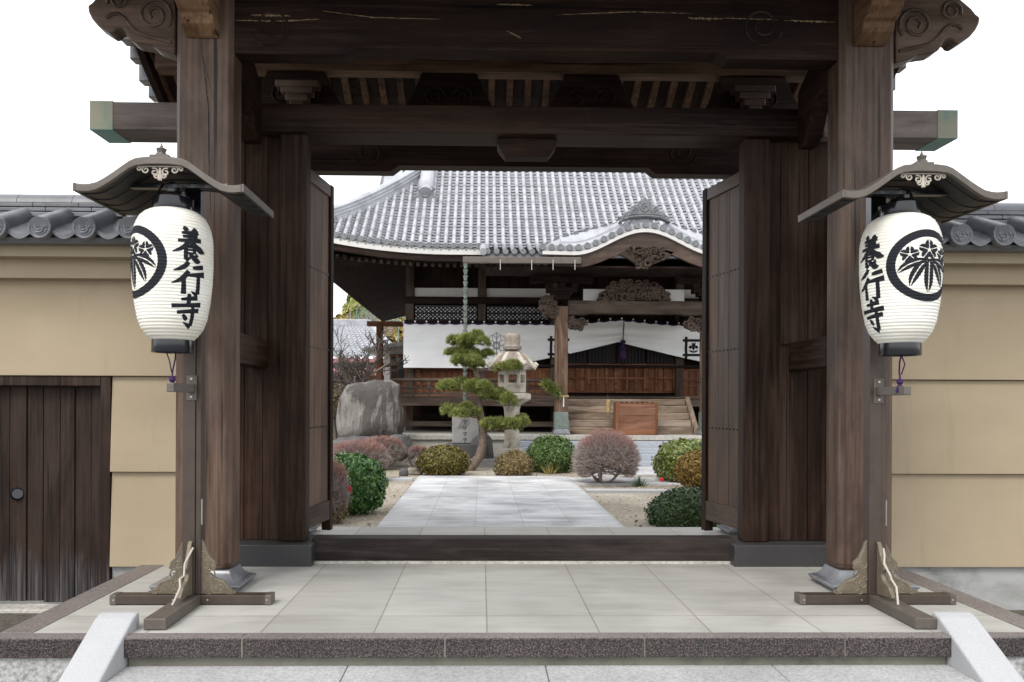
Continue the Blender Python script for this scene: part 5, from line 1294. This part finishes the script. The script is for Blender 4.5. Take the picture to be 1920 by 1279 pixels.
def ol_at(ang):
    best = None; d = (math.cos(ang), math.sin(ang))
    for i in range(len(pts)):
        p, q = pts[i-1], pts[i]; x1, z1, x2, z2 = p.x-cx, p.z-cz, q.x-cx, q.z-cz
        den = d[0]*(z2-z1)-d[1]*(x2-x1)
        if abs(den) < 1e-9: continue
        tt = (x1*(z2-z1)-z1*(x2-x1))/den; uu = (x1*d[1]-z1*d[0])/den
        if tt > 0 and -.001 <= uu <= 1.001: best = max(best or 0, tt)
    return best or .5
RA_ = [ol_at(2*PI*i/96) for i in range(96)]
rings = []
for j, (yy, k) in enumerate(((-.42, .05), (-.42, .35), (-.40, .60), (-.36, .78), (-.28, .90), (-.15, .97), (0, 1.0), (.15, .97), (.3, .88), (.4, .6), (.42, .1))):
    rg_ = []
    for i in range(96):
        a = 2*PI*i/96; x, z = cx+math.cos(a)*RA_[i]*k, cz+math.sin(a)*RA_[i]*k
        nz = .10*mnoise.noise(Vector((x*1.6, z*1.2, j*.15)))+.05*mnoise.noise(Vector((x*4, z*3, j*.3)))
        ns_ = .02*mnoise.noise(Vector((a*3, j*.5, 3)))
        rg_.append((x+ns_, YB+yy+nz+.10*(z-cz), z+ns_))
    rings.append(rg_)
tag(obj('boulder', MB().loft(rings), M_rock, loc=(cx, YB, GZ), smooth=True, ang=75), 'large upright weathered boulder with pale streaks in the garden', 'boulder', 'garden boulders')
for (px, py, w_, h_, Y, lab, sd) in ((748, 838, 46, 44, 16.3, 'rounded dark grey boulder right of the large upright boulder', 2.2), (680, 836, 110, 34, 16.5, 'long dark grey boulder beneath the large upright boulder', 4.4), (903, 848, 44, 62, 16.6, 'dark stump-like rock behind the pine trunk', 6.1)):
    p = P(px, py, Y); f = Y/F; rock('boulder', lab, p, (w_*f/2, w_*f*.4, h_*f*.55), sd, M_boulder, .25, .12, 'garden boulders')
p = ground_at(757, 892); rock('garden_stone', 'small round grey stone left of the path end', (p.x, p.y, GZ+.05), (.085, .09, .085), 9, M_boulder, .1, .06)
p = ground_at(776, 889); rock('garden_stone', 'low brown stone beside the olive shrub', (p.x, p.y, GZ+.03), (.16, .12, .09), 12, M_stoneold, .1, .2)

# ---- stone lantern
YL = 16.0; xs_l = PX(960, YL, 740); kk = YL/F; zl = lambda py: PZ(py, YL, 960)
sl = thing('stone_lantern', 'tall weathered stone lantern behind the pine', 'stone lantern', (xs_l, YL, GZ))
c0 = (xs_l, YL, 0)
def lath(name, prof, mat, n=32, a0=0, smooth=True, par=sl, **k): return obj(name, MB().lathe([(r*kk, zl(py)) for r, py in prof], c0, n, a0), mat, par, smooth=smooth, ang=50, **k)
lath('plinth', [(24, 872), (24, 842), (21, 840)], M_stonel, 6, 0, False, bevel=.015)
lath('shaft', [(16.5, 841), (17, 838), (15.5, 832), (14, 822), (14, 785), (14.5, 770), (16.5, 762)], M_stonel)
lath('middle_platform', [(13, 763), (20, 757), (30, 752), (36, 748), (36, 739), (33, 738), (30, 737)], M_stonel, 6, 0, False, bevel=.015)
fb_ = MB(); ap = 26*kk
for k in range(6):
    a = 0+k*PI/3; b2 = a+PI/3; pA, pB = Vector((xs_l+ap*math.cos(a), YL+ap*math.sin(a), 0)), Vector((xs_l+ap*math.cos(b2), YL+ap*math.sin(b2), 0))
    iA, iB = Vector((xs_l+ap*.72*math.cos(a), YL+ap*.72*math.sin(a), 0)), Vector((xs_l+ap*.72*math.cos(b2), YL+ap*.72*math.sin(b2), 0))
    def wl_box(t0, t1, za, zb2):
        v = [pA.lerp(pB, t0), pA.lerp(pB, t1), iA.lerp(iB, t1), iA.lerp(iB, t0)]
        fb_.add([(q.x, q.y, z) for z in (za, zb2) for q in v], [(0, 3, 2, 1), (4, 5, 6, 7), (0, 1, 5, 4), (1, 2, 6, 5), (2, 3, 7, 6), (3, 0, 4, 7)])
    wl_box(0, .16, zl(736), zl(692)); wl_box(.84, 1, zl(736), zl(692)); wl_box(.161, .839, zl(736), zl(718)); wl_box(.161, .839, zl(703), zl(692))
obj('fire_box', fb_, M_stonel, sl)
lath('roof', [(22, 692), (37, 694), (39, 688), (34, 678), (25, 667), (17, 660), (12, 658)], M_stoneold, 6, 0, False, bevel=.012)
m = MB()
for k in range(6):
    a = 0+k*PI/3; q = lambda r, py: (xs_l+r*kk*math.cos(a), YL+r*kk*math.sin(a), zl(py))
    m.tube([q(19, 663), q(28, 672), q(37, 684), q(43, 689), (q(45, 684)), (q(42, 679))], [.035, .045, .06, .065, .055, .03], 8)
obj('roof_scroll', m, M_stonel, sl, smooth=True)
lath('jewel', [(11, 660), (10, 658), (17, 656), (18, 650), (15, 648), (14, 646), (15.5, 636), (15, 629), (11, 625.5), (3, 624.5), (0, 624.4)], M_stoneold)

# ---- stone tablet
YT = 16.6; x0, x1 = PX(848, YT, 800), PX(898, YT, 800)
tb_ = thing('stone_tablet', 'grey stone tablet on a stepped base behind the pine', 'tablet', ((x0+x1)/2, YT, GZ))
o = obj('slab', MB().box(x0, x1, YT-.09, YT+.09, PZ(831, YT, 870), PZ(776, YT, 870)), M_tablet, tb_, bevel=.015)
m = MB(); c = P(868, 795, YT-.092)
for i in range(5): m.tube([(c.x-.10+.035*i, c.y, c.z-.10), (c.x-.05+.045*i, c.y, c.z+.02), (c.x+.0+.03*i, c.y, c.z+.11)], .006, 5)
obj('carving', m, M_boulder, o)
obj('base', MB().box(x0-.12, x1+.16, YT-.25, YT+.25, PZ(858, YT, 870), PZ(832, YT, 870)), M_boulder, tb_, bevel=.015)
obj('base', MB().box(x0-.25, x1+.40, YT-.42, YT+.4, GZ-.05, PZ(858.5, YT, 870)), M_tablet, tb_, bevel=.015)

# ---- pine
YPN = 15.4; pn_ = lambda a, b, dy=0: P(a, b, YPN+dy)
g0 = ground_at(880, 884)
pine = thing('pine_tree', 'cloud pruned pine with flat needle pads in front of the stone lantern', 'tree', (pn_(880, 884).x, YPN, GZ))
m = MB()
tk = [(868, 884, 11), (884, 874, 11), (898, 858, 9), (905, 835, 8), (907, 808, 7.5), (901, 782, 7.5), (897, 757, 7), (899, 735, 6), (896, 712, 5.5), (891, 694, 5), (884, 672, 4), (878, 650, 3.2), (874, 634, 2)]
m.tube([pn_(a, b) for a, b, r in tk], [r*YPN/F for a, b, r in tk], 10)
tr = obj('trunk', m, M_bark, pine, smooth=True, ang=80)
PADS = [(853, 642, 24, 13, 0), (888, 637, 27, 12, -.1), (861, 659, 22, 8, .1), (897, 660, 21, 9, -.05), (877, 678, 27, 13, -.15), (942, 687, 26, 11, 0), (862, 721, 33, 14, -.1), (890, 727, 24, 14, -.25), (922, 730, 24, 11, 0), (938, 747, 28, 13, -.1), (860, 770, 34, 14, -.1), (938, 795, 34, 13, -.2), (980, 792, 19, 14, .0)]
for i, (px, py, rx, rz, dy) in enumerate(PADS):
    c = pn_(px, py+2, dy); f = YPN/F; rg = np.random.default_rng(60+i)
    att = min(tk, key=lambda q: abs(q[1]-(py+14))); p0 = pn_(att[0], att[1])
    br = obj('branch', MB().tube([p0, (p0*.5+c*.5)+Vector((0, 0, -.03)), c-Vector((0, 0, rz*f*.5))], [.035, .028, .015], 7), M_bark, pine, smooth=True)
    nc = max(4, int(rx/5)); DD, CC = [], []          # each pad is a raft of small needle clumps
    for j in range(nc):
        ang = rg.random()*2*PI; ro = (rg.random()**.5)*.82; cc = np.array(c)+np.array([rx*f*ro*math.cos(ang)*1.05, rx*f*.8*ro*math.sin(ang), rz*f*(.25*rg.normal()+.12-.35*ro)])
        n1 = int(330*rx/26/nc); D = unit(n1*3, rg); D = D[D[:, 2] > -.35][:n1]; sz = rg.uniform(.42, .60)
        CC.append(cc+D*np.array([rx*f*sz, rx*f*sz*.85, rz*f*.82])*(.65+.35*rg.random((len(D), 1)))); DD.append(D)
    D, C = np.concatenate(DD), np.concatenate(CC)
    k = 13; base = np.repeat(C, k, 0); dirs = np.repeat(D*np.array([.8, .8, .7])+np.array([0, 0, .55]), k, 0)+rg.normal(size=(len(C)*k, 3))*.55
    dirs /= np.linalg.norm(dirs, axis=1)[:, None]; tip_ = base+dirs*(.055+.03*rg.random((len(base), 1)))
    nd_ = prism_twigs(base-dirs*.01, tip_, .0065, .0015)
    obj('needle_pad', nd_, G_pine, pine)

# ---- grass tufts, litter, pebbles
def tuft(px, py, label, n=46, h=.16, mat=G_dark, sd=1):
    g = ground_at(px, py); rg = np.random.default_rng(sd); a = rg.random(n)*2*PI; q = rg.random(n)
    A = np.stack([g.x+.09*q*np.cos(a), g.y+.09*q*np.sin(a), np.full(n, GZ-.01)], 1)
    Bq = A+np.stack([.13*q*np.cos(a), .13*q*np.sin(a), h*(1.1-.5*q)], 1)
    tag(obj('grass_tuft', prism_twigs(A, Bq, .007, .001), mat, loc=g), label, 'grass tuft', 'grass tufts')
tuft(1199, 911, 'small dark green grass tuft beside the cross path', sd=2)
tuft(1031, 887, 'yellowed grass tuft under the loose green shrub', 40, .22, G_yel, 3)
tuft(1265, 899, 'small green grass tuft under the bright camellia', 30, .12, G_green, 4)
n = 2600; rg = np.random.default_rng(5); X = rg.uniform(-5, 7, n); Yg = 7.9+9.5*rg.random(n)**1.3
ok = ~((X > a0.x-.02) & (X < a1.x+.02) & (Yg < yf)); X, Yg = X[ok], Yg[ok]
Zg = np.array([garden_z(x, y) for x, y in zip(X, Yg)])+.012
lm = leaf_mesh(np.stack([X, Yg, Zg], 1), np.tile([0, 0, 1.], (len(X), 1)), .022, rg, .55, .35)
tag(obj('leaf_litter', lm, foliage('dead_leaves', (.10, .06, .03), (.26, .17, .09), (.46, .36, .22), .8)), 'scattered dry leaves on the sandy garden soil', 'leaf litter', kind='stuff')
n = 5200; X = rg.uniform(-4.5, 6, n); Yg = 7.7+7*rg.random(n)**1.4; ok = ~((X > a0.x-.02) & (X < a1.x+.02)); X, Yg = X[ok], Yg[ok]
Zg = np.array([garden_z(x, y) for x, y in zip(X, Yg)])+.003; q = .006+.010*rg.random((len(X), 1))
oc_ = np.array([(1, 0, 0), (0, 1, 0), (-1, 0, 0), (0, -1, 0), (0, 0, .8)]); Vp = np.stack([X, Yg, Zg], 1)[:, None, :]+oc_[None]*q[:, None, :]
Fp = (np.arange(len(X))*5)[:, None, None]+np.array([(0, 1, 4), (1, 2, 4), (2, 3, 4), (3, 0, 4)])[None]
tag(obj('pebbles', (Vp.reshape(-1, 3), Fp.reshape(-1, 3)), foliage('pebble_colours', (.18, .15, .12), (.34, .30, .25), (.55, .52, .47), .9)), 'small loose pebbles scattered on the garden soil', 'pebbles', kind='stuff')

# ---- pine sprig tied to the porch pillar
c = P(1035, 725, YPo-.2); sp2 = thing('pine_sprig', 'pine sprig with white paper tied to the porch pillar', 'sprig', c)
rg = np.random.default_rng(8); pA = np.array(P(1052, 738, YPo-.16)); pB = np.array(P(1022, 718, YPo-.25)); nn = 260; q = rg.random((nn, 1)); bs_ = pA+(pB-pA)*q
dr = unit(nn, rg)+np.array([-.5, -.2, .1]); dr /= np.linalg.norm(dr, axis=1)[:, None]
obj('needles', prism_twigs(bs_, bs_+dr*.17, .011, .003), G_camr, sp2)
zz = PZ(742, YPo, 1052); obj('tie', MB().box(xpl-pw-.015, xpl+pw+.015, YPo-pw-.015, YPo-pw-.004, zz-.03, zz+.01), M_brass, sp2)
obj('paper_strip', MB().box(xpl+.03, xpl+.055, YPo-pw-.022, YPo-pw-.016, PZ(763, YPo, 1056), zz-.035), M_wallpanel, sp2)

# ================================================================== BEHIND THE GARDEN
struct('back_ground', MB().add([(-90, 47, GZ-.05), (90, 47, GZ-.05), (90, 140, 6), (-90, 140, 6)], [(0, 1, 2, 3)]), M_dirt)
# timber corridor frame beside the hall
YF = 22.5; fr_ = thing('timber_frame', 'brown timber post and beam frame left of the hall', 'frame', P(712, 760, YF))
xa = PX(712, YF, 650); obj('post', MB().box(xa-.09, xa+.09, YF-.09, YF+.09, GZ, PZ(610, YF, 712)), wood('pillar' if 0 else 'panel', 'z'), fr_, bevel=.01)
obj('beam', MB().box(PX(688, YF), PX(766, YF), YF-.10, YF+.10, PZ(612, YF, 720), PZ(603, YF, 720)), wood('panel', 'x'), fr_, bevel=.01)
# annex with a grey door
YA = 25.; an = thing('annex', 'small white annex with a dark sliding door beside the hall', 'building', P(745, 760, YA))
xa0, xa1 = PX(720, YA), PX(800, YA)
obj('wall', MB().box(xa0, xa1, YA, YA+3, GZ, PZ(650, YA, 740)), M_wallpanel, an)
dd = obj('door', MB().box(PX(731, YA), PX(765, YA), YA-.06, YA-.002, GZ, PZ(664, YA, 740)), wood('panel', 'z'), an)
for a, b in ((734, 743), (748, 757)): obj('pane', MB().box(PX(a, YA), PX(b, YA), YA-.075, YA-.062, PZ(710, YA, 740), PZ(670, YA, 740)), M_glass, dd)
zr0 = PZ(652, YA-1, 720)
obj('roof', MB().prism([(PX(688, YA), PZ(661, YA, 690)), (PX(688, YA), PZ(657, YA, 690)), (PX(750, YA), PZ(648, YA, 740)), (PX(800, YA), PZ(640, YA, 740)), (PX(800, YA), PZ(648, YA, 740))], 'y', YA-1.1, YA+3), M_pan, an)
# tiled house
YH = 31.; hs_ = thing('tiled_house', 'neighbouring house with pale tiled hip roof and red trim behind the bare tree', 'house', P(670, 760, YH+2))
q = lambda a, b, dy=0: P(a, b, YH+dy)
zeave, zridge = q(640, 672).z, PZ(609, YH+3.5, 660)
xl_, xr_ = q(560, 672).x, q(752, 672).x
rl0, rl1 = PX(590, YH+3.5, 610), PX(690, YH+3.5, 610)
def hip(nm, A_, B_, C_, D_, n):
    m = MB(); A_, B_, C_, D_ = map(Vector, (A_, B_, C_, D_)); rows = 15; V = []
    nc = 64
    for j in range(rows*2+1):
        v = (j+1)//2/rows; off = .05 if j % 2 == 1 else 0
        v = min(1, max(0, (j//2 + (j % 2)*.999)/rows)) if j < rows*2 else 1
        for i in range(nc+1):
            u = i/nc; p = A_.lerp(B_, u).lerp(D_.lerp(C_, u), v); p.z += (.06 if j % 2 == 0 else 0)+.03*math.sin(2*PI*u*16); V.append(tuple(p))
    fs = [(j*(nc+1)+i, j*(nc+1)+i+1, (j+1)*(nc+1)+i+1, (j+1)*(nc+1)+i) for j in range(rows*2) for i in range(nc)]
    return obj(nm, MB().add(V, fs), M_tile, hs_)
hip('roof', (xl_, YH, zeave), (xr_, YH, zeave), (rl1, YH+3.5, zridge), (rl0, YH+3.5, zridge), 0)
hip('roof', (xr_, YH, zeave), (xr_, YH+7, zeave), (rl1, YH+3.5, zridge), (rl1, YH+3.5, zridge), 0)
obj('ridge', MB().box(rl0, rl1+.1, YH+3.35, YH+3.65, zridge-.05, zridge+.22), M_tile, hs_, bevel=.03)
obj('ridge', MB().tube([(rl1, YH+3.5, zridge+.08), (xr_, YH-.02, zeave+.1)], .12, 8), M_tile, hs_, smooth=True)
obj('wall', MB().box(xl_+.5, xr_-.6, YH+.6, YH+6.4, GZ, zeave), M_wallpanel, hs_)
obj('red_awning', MB().box(xl_+.3, PX(724, YH), YH-.3, YH+.59, PZ(681, YH, 690), PZ(673, YH, 690)), M_pink, hs_)
obj('red_awning', MB().box(xl_+.3, PX(724, YH), YH-.5, YH+.59, PZ(704, YH, 690), PZ(692, YH, 690)), M_pink, hs_)
obj('dark_opening', MB().box(xl_+.6, PX(722, YH), YH+.55, YH+.598, PZ(720, YH, 690), PZ(704.5, YH, 690)), wood('panel', 'x'), hs_)
# fence behind the bare trees
YFc = 21.8; x0, x1 = -9, PX(632, YFc)
fc = thing('board_fence', 'dark board fence low behind the bare trees', 'fence', (PX(560, YFc), YFc, GZ))
m = MB(); x = x0
while x < PX(640, YFc): m.box(x+.003, x+.157, YFc, YFc+.025, GZ+.25, PZ(738, YFc, 620)); x += .16
obj('boards', m, wood('plank', 'z'), fc)
obj('rail', MB().box(x0, PX(640, YFc), YFc-.03, YFc+.05, PZ(740, YFc, 620), PZ(737, YFc, 620)), wood('rail', 'x'), fc)
obj('footing', MB().box(x0, PX(640, YFc), YFc-.1, YFc+.12, GZ-.05, GZ+.248), M_podium, fc)
# hillside trees
def far_tree(px, py_t, py_b, wpx, Y, mat, sd, lab, n=1700, sz=.26):
    f = Y/F; p = P(px, (py_t+py_b)/2, Y); r = (wpx*f/2, wpx*f*.4, (py_b-py_t)*f/2)
    t = thing('hillside_tree', lab, 'tree', (p.x, Y, 0), 'trees on the hillside')
    obj('crown', dome(p, r, n, sz, sd, amp=.28, depth=.55, zmin=-1, core=.55), mat, t)
    obj('trunk', MB().tube([(p.x, Y, 0), (p.x+.1, Y, p.z*.6), (p.x, Y, p.z)], [.3, .22, .08], 8), M_bark, t, smooth=True)
far_tree(668, 552, 620, 46, 58, G_hill, 41, 'pale green tree left of the hillside wood')
far_tree(703, 566, 625, 60, 62, G_hill, 42, 'broad dark green tree in the hillside wood')
far_tree(745, 562, 625, 56, 60, G_hill, 43, 'green tree tight behind the hall corner')
far_tree(684, 560, 600, 26, 64, G_yel, 44, 'small yellow tree in the hillside wood')
far_tree(735, 598, 660, 70, 52, G_yel, 45, 'straw yellow thicket below the hillside wood')
far_tree(640, 596, 650, 50, 55, G_yel, 46, 'straw coloured thicket left of the tiled roof')
p = P(630, 790, 50); bare_tree('bare_tree', 'tall pale leafless tree beyond the tiled house', (p.x, 50, 0), 12, 17, .8, M_twig, 5, .22)
YN = 46; nf = thing('net_fence', 'green net fence on poles below the hillside wood', 'fence', P(720, 620, YN)); m = MB()
za, zb3 = PZ(606, YN, 720), PZ(580, YN, 720)
x = PX(668, YN)
while x < PX(775, YN): m.tube([(x, YN, za), (x, YN, zb3)], .018, 4); x += .30
for k in range(6): zz = za+(zb3-za)*k/5; m.tube([(PX(668, YN), YN, zz), (PX(775, YN), YN, zz)], .012, 4)
obj('net', m, M_net, nf)
x = PX(668, YN)
while x < PX(775, YN): obj('pole', MB().tube([(x, YN+.05, 0), (x, YN+.05, zb3+.1)], .04, 6), M_chain, nf); x += 1.2
